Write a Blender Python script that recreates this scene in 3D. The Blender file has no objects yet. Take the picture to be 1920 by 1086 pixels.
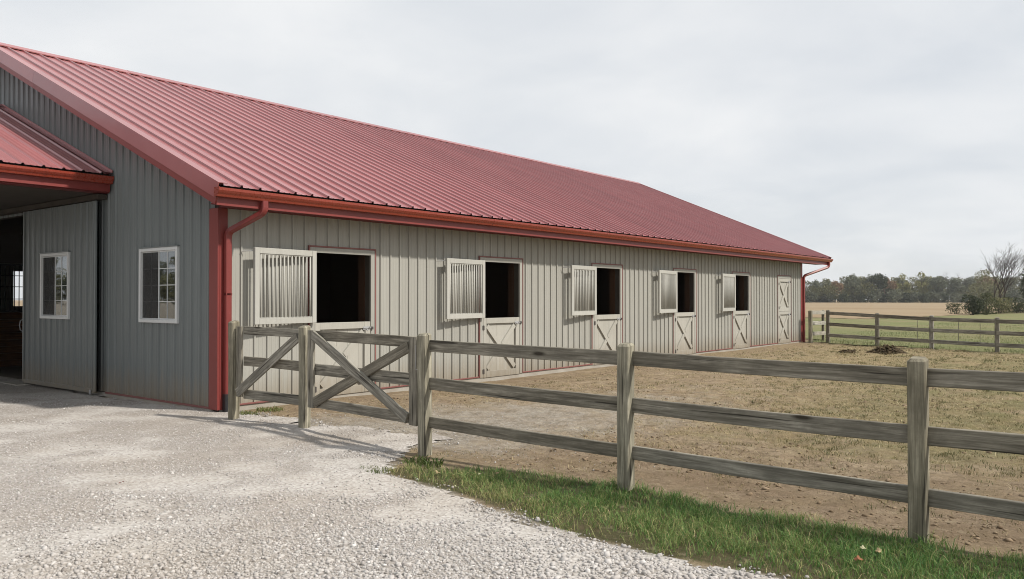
import bpy, math, random
import numpy as np
from mathutils import Vector, Matrix

scene = bpy.context.scene
col = scene.collection
rng = random.Random(7)
nr = np.random.default_rng(11)

# ------------------------------------------------------------------ camera
CAM = Vector((11.136, -6.922, 1.70))
cam_d = bpy.data.cameras.new('camera')
cam = bpy.data.objects.new('camera', cam_d)
col.objects.link(cam)
cam.location = CAM
cam.rotation_euler = (math.radians(90.63), 0, math.radians(38.52))
cam_d.sensor_width = 36.0
cam_d.lens = 36.0 * 1545.0 / 1920.0
cam_d.clip_start = 0.05
cam_d.clip_end = 6000
scene.camera = cam

# ------------------------------------------------------------------ sun and sky
SUN = Vector((0.91, 0.33, 1.0)).normalized()
sun_d = bpy.data.lights.new('sun', 'SUN')
sun_d.energy = 4.9
sun_d.angle = math.radians(2.6)
sun_d.color = (1.0, 0.945, 0.86)
sun = bpy.data.objects.new('sun', sun_d)
col.objects.link(sun)
sun.location = (20, 10, 30)
sun.rotation_euler = (-SUN).to_track_quat('-Z', 'Y').to_euler()

world = bpy.data.worlds.new('World')
scene.world = world
world.use_nodes = True
wn = world.node_tree
wn.nodes.clear()
def W(t, **k):
    n = wn.nodes.new(t)
    for a, b in k.items():
        setattr(n, a, b)
    return n
w_out = W('ShaderNodeOutputWorld')
w_bg = W('ShaderNodeBackground')
w_bg.inputs['Strength'].default_value = 0.1
w_sky = W('ShaderNodeTexSky', sky_type='NISHITA')
w_sky.sun_disc = False
w_sky.sun_elevation = math.asin(SUN.z)
w_sky.sun_rotation = math.atan2(SUN.x, SUN.y)
w_tc = W('ShaderNodeTexCoord')
w_sep = W('ShaderNodeSeparateXYZ')
w_add = W('ShaderNodeMath', operation='ADD'); w_add.inputs[1].default_value = 0.22
w_abs = W('ShaderNodeMath', operation='ABSOLUTE')
w_dx = W('ShaderNodeMath', operation='DIVIDE')
w_dy = W('ShaderNodeMath', operation='DIVIDE')
w_cmb = W('ShaderNodeCombineXYZ')
w_n1 = W('ShaderNodeTexNoise'); w_n1.inputs['Scale'].default_value = 1.7; w_n1.inputs['Detail'].default_value = 7; w_n1.inputs['Roughness'].default_value = 0.52; w_n1.inputs['Distortion'].default_value = 0.3
w_n2 = W('ShaderNodeTexNoise'); w_n2.inputs['Scale'].default_value = 0.55; w_n2.inputs['Detail'].default_value = 4
w_r1 = W('ShaderNodeValToRGB')
w_r1.color_ramp.elements[0].position = 0.33; w_r1.color_ramp.elements[0].color = (7.35, 7.7, 8.1, 1)
w_r1.color_ramp.elements[1].position = 0.66; w_r1.color_ramp.elements[1].color = (8.8, 8.95, 9.1, 1)
w_r2 = W('ShaderNodeMapRange'); w_r2.inputs[1].default_value = 0.3; w_r2.inputs[2].default_value = 0.55; w_r2.inputs[3].default_value = 0.80; w_r2.inputs[4].default_value = 0.985
w_mix = W('ShaderNodeMixRGB')
L = wn.links.new
L(w_tc.outputs['Generated'], w_sep.inputs[0])
L(w_sep.outputs['Z'], w_abs.inputs[0]); L(w_abs.outputs[0], w_add.inputs[0])
L(w_sep.outputs['X'], w_dx.inputs[0]); L(w_add.outputs[0], w_dx.inputs[1])
L(w_sep.outputs['Y'], w_dy.inputs[0]); L(w_add.outputs[0], w_dy.inputs[1])
L(w_dx.outputs[0], w_cmb.inputs[0]); L(w_dy.outputs[0], w_cmb.inputs[1])
L(w_cmb.outputs[0], w_n1.inputs['Vector']); L(w_cmb.outputs[0], w_n2.inputs['Vector'])
L(w_n1.outputs['Fac'], w_r1.inputs[0]); L(w_n2.outputs['Fac'], w_r2.inputs[0])
L(w_r2.outputs[0], w_mix.inputs[0]); L(w_sky.outputs[0], w_mix.inputs[1]); L(w_r1.outputs[0], w_mix.inputs[2])
L(w_mix.outputs[0], w_bg.inputs['Color']); L(w_bg.outputs[0], w_out.inputs['Surface'])

scene.view_settings.view_transform = 'Standard'
scene.view_settings.look = 'None'
scene.view_settings.exposure = 0.0
scene.view_settings.gamma = 1.0
scene.view_settings.use_curve_mapping = False
scene.cycles.max_bounces = 8
scene.cycles.diffuse_bounces = 4
scene.cycles.use_denoising = True
scene.cycles.filter_width = 1.0

# ------------------------------------------------------------------ materials
class NT:
    def __init__(self, name):
        self.m = bpy.data.materials.new(name)
        self.m.use_nodes = True
        self.t = self.m.node_tree
        self.t.nodes.clear()
        self.out = self.n('ShaderNodeOutputMaterial')
        self.b = self.n('ShaderNodeBsdfPrincipled')
        self.l(self.b.outputs[0], self.out.inputs['Surface'])
    def n(self, t, **k):
        x = self.t.nodes.new(t)
        for a, b in k.items():
            setattr(x, a, b)
        return x
    def l(self, a, b):
        self.t.links.new(a, b)
    def set(self, **k):
        for a, b in k.items():
            self.b.inputs[a.replace('_', ' ')].default_value = b
    def coord(self, kind='Object', scale=(1, 1, 1), loc=None, rand=0.0):
        tc = self.n('ShaderNodeTexCoord')
        mp = self.n('ShaderNodeMapping')
        mp.inputs['Scale'].default_value = scale
        self.l(tc.outputs[kind], mp.inputs['Vector'])
        if rand:
            oi = self.n('ShaderNodeObjectInfo')
            mu = self.n('ShaderNodeMath', operation='MULTIPLY'); mu.inputs[1].default_value = rand
            self.l(oi.outputs['Random'], mu.inputs[0])
            cb = self.n('ShaderNodeCombineXYZ')
            for i in range(3):
                self.l(mu.outputs[0], cb.inputs[i])
            self.l(cb.outputs[0], mp.inputs['Location'])
        return mp.outputs[0]
    def geo(self, scale=(1, 1, 1)):
        g = self.n('ShaderNodeNewGeometry')
        mp = self.n('ShaderNodeMapping')
        mp.inputs['Scale'].default_value = scale
        self.l(g.outputs['Position'], mp.inputs['Vector'])
        return mp.outputs[0]
    def noise(self, vec, scale, detail=4, rough=0.55, dist=0.0):
        x = self.n('ShaderNodeTexNoise')
        x.inputs['Scale'].default_value = scale; x.inputs['Detail'].default_value = detail
        x.inputs['Roughness'].default_value = rough; x.inputs['Distortion'].default_value = dist
        self.l(vec, x.inputs['Vector'])
        return x.outputs['Fac']
    def voro(self, vec, scale, feature='F1', out='Distance', rnd=1.0):
        x = self.n('ShaderNodeTexVoronoi', feature=feature)
        x.inputs['Scale'].default_value = scale
        x.inputs['Randomness'].default_value = rnd
        self.l(vec, x.inputs['Vector'])
        return x.outputs[out]
    def ramp(self, fac, stops):
        x = self.n('ShaderNodeValToRGB')
        e = x.color_ramp.elements
        while len(e) < len(stops):
            e.new(0.5)
        for i, (p, c) in enumerate(stops):
            e[i].position = p
            e[i].color = (*c, 1) if len(c) == 3 else c
        self.l(fac, x.inputs[0])
        return x.outputs[0]
    def rng(self, fac, a, b, c, d):
        x = self.n('ShaderNodeMapRange')
        for i, v in enumerate((a, b, c, d)):
            x.inputs[i + 1].default_value = v
        self.l(fac, x.inputs[0])
        return x.outputs[0]
    def mix(self, fac, a, b, mode='MIX'):
        x = self.n('ShaderNodeMixRGB', blend_type=mode)
        for s, i in ((fac, 0), (a, 1), (b, 2)):
            if isinstance(s, (int, float)):
                x.inputs[i].default_value = s
            elif isinstance(s, tuple):
                x.inputs[i].default_value = (*s, 1)
            else:
                self.l(s, x.inputs[i])
        return x.outputs[0]
    def math(self, op, a, b=None):
        x = self.n('ShaderNodeMath', operation=op)
        for s, i in ((a, 0), (b, 1)):
            if s is None:
                continue
            if isinstance(s, (int, float)):
                x.inputs[i].default_value = s
            else:
                self.l(s, x.inputs[i])
        return x.outputs[0]
    def attr(self, name):
        x = self.n('ShaderNodeAttribute', attribute_name=name)
        return x.outputs['Fac']
    def rand(self):
        return self.n('ShaderNodeObjectInfo').outputs['Random']
    def bump(self, h, strength=0.3, dist=0.01, prev=None):
        x = self.n('ShaderNodeBump')
        x.inputs['Strength'].default_value = strength
        x.inputs['Distance'].default_value = dist
        self.l(h, x.inputs['Height'])
        if prev is not None:
            self.l(prev, x.inputs['Normal'])
        return x.outputs[0]
    def color(self, s):
        self.l(s, self.b.inputs['Base Color'])
    def normal(self, s):
        self.l(s, self.b.inputs['Normal'])
    def roughness(self, s):
        self.l(s, self.b.inputs['Roughness'])

M = {}
def wood(name, dark, mid, light, sheen=0.75):
    m = NT(name)
    v = m.coord('UV', (1, 1, 1), rand=37.0)
    vs = m.n('ShaderNodeMapping'); vs.inputs['Scale'].default_value = (1.6, 26, 1); m.l(v, vs.inputs['Vector'])
    vf = m.n('ShaderNodeMapping'); vf.inputs['Scale'].default_value = (4, 75, 1); m.l(v, vf.inputs['Vector'])
    grain = m.noise(vs.outputs[0], 1.0, 6, 0.62, 0.5)
    fine = m.noise(vf.outputs[0], 1.0, 4, 0.6)
    patch = m.noise(v, 3.4, 6, 0.68)
    c = m.ramp(grain, [(0.33, dark), (0.5, mid), (0.67, light)])
    c = m.mix(m.rng(fine, 0.38, 0.66, 0.0, 0.62), c, dark)
    c = m.mix(m.rng(patch, 0.42, 0.66, 0.0, 0.65), c, tuple(x * 0.5 for x in mid))
    # knots
    kv = m.n('ShaderNodeMapping'); kv.inputs['Scale'].default_value = (1.35, 5.5, 1); m.l(v, kv.inputs['Vector'])
    kd = m.voro(kv.outputs[0], 1.0)
    kn = m.rng(kd, 0.06, 0.14, 0.92, 0.0)
    c = m.mix(kn, c, (0.03, 0.024, 0.018))
    # cracks along the grain
    cv = m.n('ShaderNodeMapping'); cv.inputs['Scale'].default_value = (0.9, 34, 1); m.l(v, cv.inputs['Vector'])
    cr = m.noise(cv.outputs[0], 1.0, 3, 0.5, 0.2)
    crm = m.rng(cr, 0.63, 0.67, 0.0, 0.8)
    c = m.mix(crm, c, (0.02, 0.018, 0.015))
    hv = m.rng(m.rand(), 0, 1, 0.8, 1.2)
    c = m.mix(1.0, c, hv, 'MULTIPLY')
    c = m.mix(1.0, c, m.mix(m.rand(), (1.10, 1.04, 0.93), (1.04, 1.03, 1.0)), 'MULTIPLY')
    m.color(c)
    h = m.math('SUBTRACT', grain, crm)
    m.normal(m.bump(fine, 0.35, 0.003, m.bump(h, 0.5, 0.006)))
    m.set(Roughness=0.85, Specular_IOR_Level=0.25)
    M[name] = m.m
wood('weathered_wood', (0.085, 0.079, 0.066), (0.238, 0.226, 0.197), (0.375, 0.360, 0.322))
wood('post_wood', (0.090, 0.082, 0.060), (0.240, 0.225, 0.178), (0.375, 0.355, 0.29))
wood('sunlit_wood', (0.22, 0.21, 0.19), (0.36, 0.35, 0.32), (0.46, 0.45, 0.42))  # weathered wood again, with sunlight put into a lighter colour
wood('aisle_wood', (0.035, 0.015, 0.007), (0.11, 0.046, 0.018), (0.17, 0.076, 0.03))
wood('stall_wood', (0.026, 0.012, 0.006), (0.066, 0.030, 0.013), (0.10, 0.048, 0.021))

def siding(name, base, streak, rough=0.42):
    m = NT(name)
    v = m.geo((6, 6, 0.35))
    n1 = m.noise(v, 2.2, 5, 0.6)
    n2 = m.noise(m.geo((22, 22, 0.6)), 2.0, 4, 0.6)
    n3 = m.noise(m.geo(), 0.7, 4, 0.6)
    c = m.mix(m.rng(n1, 0.35, 0.7, 0, 0.5), base, streak)
    c = m.mix(m.rng(n2, 0.45, 0.75, 0, 0.30), c, tuple(x * 0.72 for x in base))
    c = m.mix(m.rng(n3, 0.4, 0.7, 0, 0.22), c, tuple(x * 1.15 for x in base))
    # splash dirt near the ground
    g = m.n('ShaderNodeNewGeometry'); sp = m.n('ShaderNodeSeparateXYZ'); m.l(g.outputs['Position'], sp.inputs[0])
    hz = m.math('ADD', sp.outputs['Z'], m.rng(n1, 0, 1, -0.35, 0.35))
    c = m.mix(m.rng(hz, -0.05, 0.55, 0.85, 0.0), c, (0.205, 0.165, 0.115))
    c = m.mix(1.0, c, m.rng(m.rand(), 0, 1, 0.955, 1.04), 'MULTIPLY')
    m.color(c)
    m.normal(m.bump(m.noise(m.geo((2, 2, 0.6)), 1.4, 2), 0.12, 0.02))
    m.roughness(m.rng(n2, 0.2, 0.8, rough - 0.06, rough + 0.14))
    m.set(Specular_IOR_Level=0.35)
    M[name] = m.m
siding('greige_siding', (0.328, 0.322, 0.290), (0.272, 0.266, 0.238), 0.5)
siding('shaded_gable_siding', (0.150, 0.166, 0.166), (0.115, 0.130, 0.134), 0.34)  # same siding as the long wall, shade put into a darker, bluer colour
siding('door_paint', (0.37, 0.358, 0.318), (0.325, 0.312, 0.275), 0.5)
siding('trim_paint', (0.40, 0.395, 0.362), (0.335, 0.325, 0.292), 0.5)

def metal(name, base, alt, rough, bumpd=0.01, spec=0.5, nscale=0.8, coat=0.0, streak=False):
    m = NT(name)
    n1 = m.noise(m.geo(), nscale, 5, 0.6)
    n2 = m.noise(m.geo((14, 14, 14)), 2.0, 4, 0.7)
    c = m.mix(m.rng(n1, 0.3, 0.7, 0, 1), base, alt)
    c = m.mix(m.rng(n2, 0.5, 0.8, 0, 0.25), c, tuple(min(1, x * 1.3 + 0.02) for x in base))
    if streak:      # dirt washed down the slope
        st_ = m.noise(m.geo((0.25, 7, 0.25)), 1.0, 5, 0.7)
        c = m.mix(m.rng(st_, 0.48, 0.75, 0, 0.45), c, tuple(x * 0.62 + 0.01 for x in base))
        c = m.mix(m.rng(st_, 0.42, 0.25, 0, 0.35), c, tuple(x * 1.1 + 0.05 for x in base))
    c = m.mix(1.0, c, m.rng(m.rand(), 0, 1, 0.92, 1.07), 'MULTIPLY')
    m.color(c)
    m.normal(m.bump(m.noise(m.geo((1, 1, 1)), 1.1, 3, 0.5), 0.25, bumpd))
    m.roughness(m.rng(n2, 0.2, 0.8, rough - 0.06, rough + 0.12))
    m.set(Specular_IOR_Level=spec)
    if coat:
        m.set(Coat_Weight=coat, Coat_Roughness=0.16, Coat_IOR=1.6)
    M[name] = m.m
metal('roof_metal', (0.318, 0.106, 0.107), (0.272, 0.080, 0.082), 0.31, 0.012, 0.6, coat=0.3, streak=True)
metal('red_trim', (0.195, 0.032, 0.027), (0.170, 0.027, 0.024), 0.42, 0.004)
metal('muted_trim', (0.200, 0.075, 0.066), (0.165, 0.058, 0.052), 0.5, 0.002)
metal('gutter_metal', (0.235, 0.036, 0.018), (0.205, 0.032, 0.018), 0.26, 0.004, 0.6)
metal('steel', (0.35, 0.35, 0.35), (0.25, 0.25, 0.25), 0.35, 0.001)
metal('black_plastic', (0.012, 0.012, 0.014), (0.02, 0.02, 0.022), 0.4, 0.001)
metal('white_vinyl', (0.62, 0.63, 0.63), (0.55, 0.56, 0.56), 0.4, 0.001)
metal('dark_iron', (0.045, 0.042, 0.04), (0.06, 0.05, 0.045), 0.5, 0.001)
metal('stall_iron', (0.02, 0.02, 0.021), (0.03, 0.03, 0.03), 0.5, 0.001)

def plain(name, base, alt, scale, rough=0.9, b=0.3, bd=0.01):
    m = NT(name)
    n1 = m.noise(m.geo(), scale, 6, 0.65)
    m.color(m.mix(m.rng(n1, 0.3, 0.7, 0, 1), base, alt))
    m.normal(m.bump(m.noise(m.geo(), scale * 9, 4, 0.6), b, bd))
    m.set(Roughness=rough, Specular_IOR_Level=0.2)
    M[name] = m.m
plain('concrete', (0.36, 0.34, 0.30), (0.27, 0.24, 0.20), 2.2)
plain('barn_dirt', (0.10, 0.085, 0.065), (0.07, 0.06, 0.045), 1.5)
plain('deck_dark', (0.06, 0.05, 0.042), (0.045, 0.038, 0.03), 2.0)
plain('soffit_red', (0.13, 0.024, 0.022), (0.11, 0.02, 0.02), 2.0, 0.6)
plain('manure', (0.060, 0.042, 0.024), (0.105, 0.078, 0.045), 6.0, 0.95, 0.7, 0.05)
plain('bark', (0.075, 0.062, 0.052), (0.045, 0.038, 0.032), 4.0)
plain('bark_grey', (0.115, 0.100, 0.092), (0.085, 0.073, 0.066), 4.0)

# glass
m = NT('glass')
m.t.nodes.remove(m.b)
gl = m.n('ShaderNodeBsdfGlossy'); gl.inputs['Roughness'].default_value = 0.02
gl.inputs['Color'].default_value = (0.9, 0.93, 0.95, 1)
tr = m.n('ShaderNodeBsdfTransparent'); tr.inputs['Color'].default_value = (0.75, 0.8, 0.78, 1)
lw = m.n('ShaderNodeFresnel'); lw.inputs['IOR'].default_value = 1.75
fm = m.math('ADD', lw.outputs[0], 0.13)
wv = m.noise(m.geo(), 1.3, 2)
m.l(m.bump(wv, 0.06, 0.05), gl.inputs['Normal'])
ms = m.n('ShaderNodeMixShader')
m.l(fm, ms.inputs[0]); m.l(tr.outputs[0], ms.inputs[1]); m.l(gl.outputs[0], ms.inputs[2])
m.l(ms.outputs[0], m.out.inputs['Surface'])
M['glass'] = m.m

m = NT('screen_mesh')
m.set(Roughness=0.8); m.color(m.mix(m.noise(m.geo(), 3.0), (0.03, 0.03, 0.03), (0.045, 0.045, 0.045)))
tr = m.n('ShaderNodeBsdfTransparent'); ms = m.n('ShaderNodeMixShader'); ms.inputs[0].default_value = 0.55
m.l(tr.outputs[0], ms.inputs[1]); m.l(m.b.outputs[0], ms.inputs[2]); m.l(ms.outputs[0], m.out.inputs['Surface'])
M['screen_mesh'] = m.m

# ground: dirt paddock with straw, gravel and green worked in where the attributes say so
m = NT('paddock_ground')
p = m.geo()
big = m.noise(p, 0.35, 5, 0.6)
mid = m.noise(p, 1.7, 6, 0.65)
fin = m.noise(p, 14, 6, 0.7)
gr = m.noise(p, 60, 4, 0.7)
dirt = m.ramp(mid, [(0.28, (0.275, 0.202, 0.128)), (0.5, (0.395, 0.305, 0.205)), (0.72, (0.48, 0.388, 0.278))])
dirt = m.mix(m.rng(fin, 0.45, 0.65, 0, 0.75), dirt, (0.13, 0.09, 0.058))
straw = m.ramp(fin, [(0.3, (0.165, 0.120, 0.064)), (0.5, (0.322, 0.248, 0.138)), (0.7, (0.48, 0.395, 0.24))])
straw = m.mix(m.rng(mid, 0.45, 0.7, 0, 0.55), straw, (0.170, 0.172, 0.072))
a_s = m.math('ADD', m.attr('straw'), m.rng(m.noise(p, 1.3, 8, 0.78), 0.2, 0.8, -0.9, 0.9))
c = m.mix(m.rng(a_s, 0.2, 0.9, 0, 1), dirt, straw)
grav = m.ramp(m.voro(p, 26, out='Color'), [(0.1, (0.31, 0.275, 0.228)), (0.9, (0.47, 0.43, 0.37))])
a_g = m.math('ADD', m.attr('gravel'), m.rng(m.noise(p, 1.6, 6, 0.7), 0.2, 0.8, -0.4, 0.4))
c = m.mix(m.rng(a_g, 0.3, 0.8, 0, 0.92), c, grav)
c = m.mix(m.rng(m.attr('green'), 0.2, 0.8, 0, 0.85), c, (0.055, 0.062, 0.022))
c = m.mix(m.rng(gr, 0.42, 0.7, 0.0, 0.4), c, (0.12, 0.09, 0.06))
ol = m.math('MULTIPLY', m.attr('olive'), m.rng(m.noise(p, 0.75, 6, 0.7), 0.40, 0.58, 0, 1))
c = m.mix(m.math('MULTIPLY', ol, 0.6), c, m.mix(fin, (0.105, 0.125, 0.045), (0.20, 0.195, 0.085)))
br = m.math('MULTIPLY', m.attr('bare'), m.rng(m.noise(p, 1.1, 6, 0.7), 0.32, 0.6, 0.2, 1))
c = m.mix(m.math('MULTIPLY', br, 0.75), c, m.mix(mid, (0.155, 0.108, 0.068), (0.29, 0.215, 0.145)))
mot = m.noise(p, 4.5, 7, 0.75)
c = m.mix(m.rng(mot, 0.50, 0.62, 0.0, 0.5), c, (0.155, 0.115, 0.068))
c = m.mix(m.rng(mot, 0.44, 0.36, 0.0, 0.4), c, (0.46, 0.385, 0.26))
m.color(c)
m.normal(m.bump(gr, 0.8, 0.02, m.bump(fin, 1.0, 0.07)))
m.set(Roughness=0.95, Specular_IOR_Level=0.15)
M['paddock_ground'] = m.m

m = NT('gravel_bed')
p = m.geo()
v1 = m.voro(p, 34, out='Color'); v2 = m.voro(p, 34)
s = m.ramp(v1, [(0.0, (0.35, 0.325, 0.30)), (0.5, (0.435, 0.41, 0.383)), (1.0, (0.52, 0.495, 0.47))])
s = m.mix(m.rng(v2, 0.45, 0.8, 0, 0.45), s, (0.20, 0.178, 0.155))
wide = m.noise(p, 0.45, 5, 0.65)
s = m.mix(m.rng(wide, 0.45, 0.7, 0, 0.5), s, (0.33, 0.285, 0.235))
s = m.mix(m.rng(m.noise(p, 2.5, 5, 0.7), 0.55, 0.75, 0, 0.4), s, (0.20, 0.175, 0.14))
s = m.mix(m.math('MULTIPLY', m.attr('crevice_shade'), 0.8), s, m.mix(1.0, s, (0.68, 0.66, 0.64), 'MULTIPLY'))  # bed darkened among the stones: crevice shade put into the colour
m.color(s)
m.normal(m.bump(v2, 0.7, 0.012))
m.b.inputs['Roughness'].default_value = 0.9
m.set(Specular_IOR_Level=0.2)
M['gravel_bed'] = m.m

m = NT('gravel_stone')
t = m.attr('tint')
p = m.geo()
c = m.ramp(t, [(0.0, (0.22, 0.20, 0.183)), (0.25, (0.36, 0.338, 0.32)), (0.7, (0.44, 0.418, 0.40)), (1.0, (0.58, 0.558, 0.54))])
wide = m.noise(p, 0.45, 5, 0.65)
c = m.mix(m.rng(wide, 0.45, 0.72, 0, 0.5), c, (0.36, 0.315, 0.265))
c = m.mix(m.rng(m.noise(p, 45, 4, 0.6), 0.4, 0.8, 0, 0.3), c, (0.2, 0.185, 0.17))
m.color(c)
m.set(Roughness=0.88, Specular_IOR_Level=0.2)
M['gravel_stone'] = m.m

m = NT('clod')
c = m.ramp(m.attr('tint'), [(0.0, (0.13, 0.092, 0.058)), (0.5, (0.205, 0.152, 0.10)), (1.0, (0.28, 0.215, 0.148))])
m.color(c); m.set(Roughness=0.95, Specular_IOR_Level=0.1)
M['clod'] = m.m

def blades(name, stops, trans=0.25):
    m = NT(name)
    c = m.ramp(m.attr('tint'), stops)
    m.color(c)
    m.set(Roughness=0.6, Specular_IOR_Level=0.25)
    tl = m.n('ShaderNodeBsdfTranslucent')
    m.l(c, tl.inputs['Color'])
    ms = m.n('ShaderNodeMixShader'); ms.inputs[0].default_value = trans
    m.l(m.b.outputs[0], ms.inputs[1]); m.l(tl.outputs[0], ms.inputs[2])
    m.l(ms.outputs[0], m.out.inputs['Surface'])
    M[name] = m.m
blades('grass_blade', [(0.0, (0.055, 0.140, 0.040)), (0.35, (0.100, 0.205, 0.048)), (0.6, (0.19, 0.245, 0.078)), (0.82, (0.32, 0.29, 0.13)), (1.0, (0.48, 0.40, 0.22))])
blades('straw_blade', [(0.0, (0.10, 0.105, 0.042)), (0.3, (0.225, 0.185, 0.088)), (0.7, (0.40, 0.325, 0.175)), (1.0, (0.56, 0.48, 0.30))], 0.15)
blades('pasture_blade', [(0.0, (0.085, 0.125, 0.042)), (0.5, (0.16, 0.185, 0.075)), (0.8, (0.22, 0.215, 0.10)), (1.0, (0.34, 0.29, 0.16))])
blades('weed_leaf', [(0.0, (0.05, 0.085, 0.02)), (0.6, (0.10, 0.13, 0.035)), (1.0, (0.2, 0.19, 0.07))])

m = NT('pasture_ground')
p = m.geo()
a = m.noise(p, 0.16, 6, 0.65); b = m.noise(m.geo((1, 2.2, 1)), 0.8, 6, 0.7); d = m.noise(p, 7, 5, 0.7)
c = m.ramp(b, [(0.25, (0.12, 0.145, 0.058)), (0.5, (0.165, 0.175, 0.078)), (0.75, (0.225, 0.205, 0.105))])
c = m.mix(m.rng(a, 0.42, 0.68, 0, 0.75), c, (0.24, 0.20, 0.115))
c = m.mix(m.rng(d, 0.48, 0.75, 0, 0.4), c, (0.10, 0.105, 0.045))
m.color(c); m.normal(m.bump(d, 0.9, 0.1)); m.set(Roughness=0.95, Specular_IOR_Level=0.1)
M['pasture_ground'] = m.m

m = NT('stubble_field')
p = m.geo()
a = m.noise(m.geo((0.35, 1, 1)), 0.05, 6, 0.65); b = m.noise(m.geo((0.12, 1.6, 1)), 0.5, 5, 0.7)
c = m.ramp(b, [(0.3, (0.205, 0.150, 0.092)), (0.5, (0.27, 0.208, 0.133)), (0.75, (0.32, 0.255, 0.17))])
c = m.mix(m.rng(a, 0.48, 0.66, 0, 0.6), c, (0.20, 0.135, 0.075))
m.color(c); m.normal(m.bump(b, 0.5, 0.1)); m.set(Roughness=0.95, Specular_IOR_Level=0.1)
M['stubble_field'] = m.m

def leafmat(name, c0, c1, c2, trans=0.2):
    m = NT(name)
    n = m.noise(m.geo(), 0.35, 4, 0.6)
    f = m.math('ADD', m.math('MULTIPLY', m.attr('tint'), 0.6), m.rng(n, 0.3, 0.7, -0.1, 0.5))
    c = m.ramp(f, [(0.1, c0), (0.5, c1), (0.95, c2)])
    c = m.mix(1.0, c, m.rng(m.rand(), 0, 1, 0.82, 1.15), 'MULTIPLY')
    m.color(c); m.set(Roughness=0.7, Specular_IOR_Level=0.15)
    tl = m.n('ShaderNodeBsdfTranslucent'); m.l(c, tl.inputs['Color'])
    ms = m.n('ShaderNodeMixShader'); ms.inputs[0].default_value = trans
    m.l(m.b.outputs[0], ms.inputs[1]); m.l(tl.outputs[0], ms.inputs[2]); m.l(ms.outputs[0], m.out.inputs['Surface'])
    M[name] = m.m
leafmat('leaf_olive', (0.093, 0.093, 0.046), (0.147, 0.147, 0.070), (0.209, 0.198, 0.093))
leafmat('leaf_greygreen', (0.085, 0.096, 0.067), (0.132, 0.144, 0.096), (0.178, 0.186, 0.124))
leafmat('leaf_yellow', (0.147, 0.147, 0.059), (0.217, 0.209, 0.078), (0.302, 0.279, 0.109))
leafmat('leaf_rust', (0.147, 0.090, 0.054), (0.225, 0.139, 0.078), (0.295, 0.194, 0.101))
leafmat('leaf_dark', (0.030, 0.039, 0.022), (0.051, 0.063, 0.033), (0.078, 0.090, 0.048))
leafmat('leaf_bush', (0.048, 0.060, 0.030), (0.083, 0.093, 0.045), (0.143, 0.143, 0.068))

def leaf_plain(name, c0):
    m = NT(name)
    m.color(m.mix(m.rng(m.noise(m.geo(), 40, 4), 0.3, 0.7, 0, 1), c0, tuple(x * 0.6 for x in c0)))
    m.set(Roughness=0.7)
    M[name] = m.m
leaf_plain('leaf_orange', (0.33, 0.13, 0.055)); leaf_plain('leaf_tan', (0.38, 0.28, 0.15)); leaf_plain('leaf_red', (0.22, 0.03, 0.025)); leaf_plain('leaf_pale', (0.42, 0.40, 0.24))

# ------------------------------------------------------------------ mesh helpers
def tag(o, label=None, cat=None, group=None, kind=None):
    if label: o['label'] = label
    if cat: o['category'] = cat
    if group: o['group'] = group
    if kind: o['kind'] = kind
    return o

def link(name, mesh, parent=None, loc=None):
    o = bpy.data.objects.new(name, mesh)
    col.objects.link(o)
    if parent is not None:
        o.parent = parent
    if loc is not None:
        o.location = loc
    return o

def empty(name, loc=(0, 0, 0), rz=0.0, parent=None):
    o = bpy.data.objects.new(name, None)
    col.objects.link(o)
    o.location = loc
    o.rotation_euler = (0, 0, rz)
    o.empty_display_size = 0.2
    if parent is not None:
        o.parent = parent
    return o

def copy_tree(o, parent=None):
    c = o.copy()
    col.objects.link(c)
    c.parent = parent
    for ch in o.children:
        copy_tree(ch, c)
    return c

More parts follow.
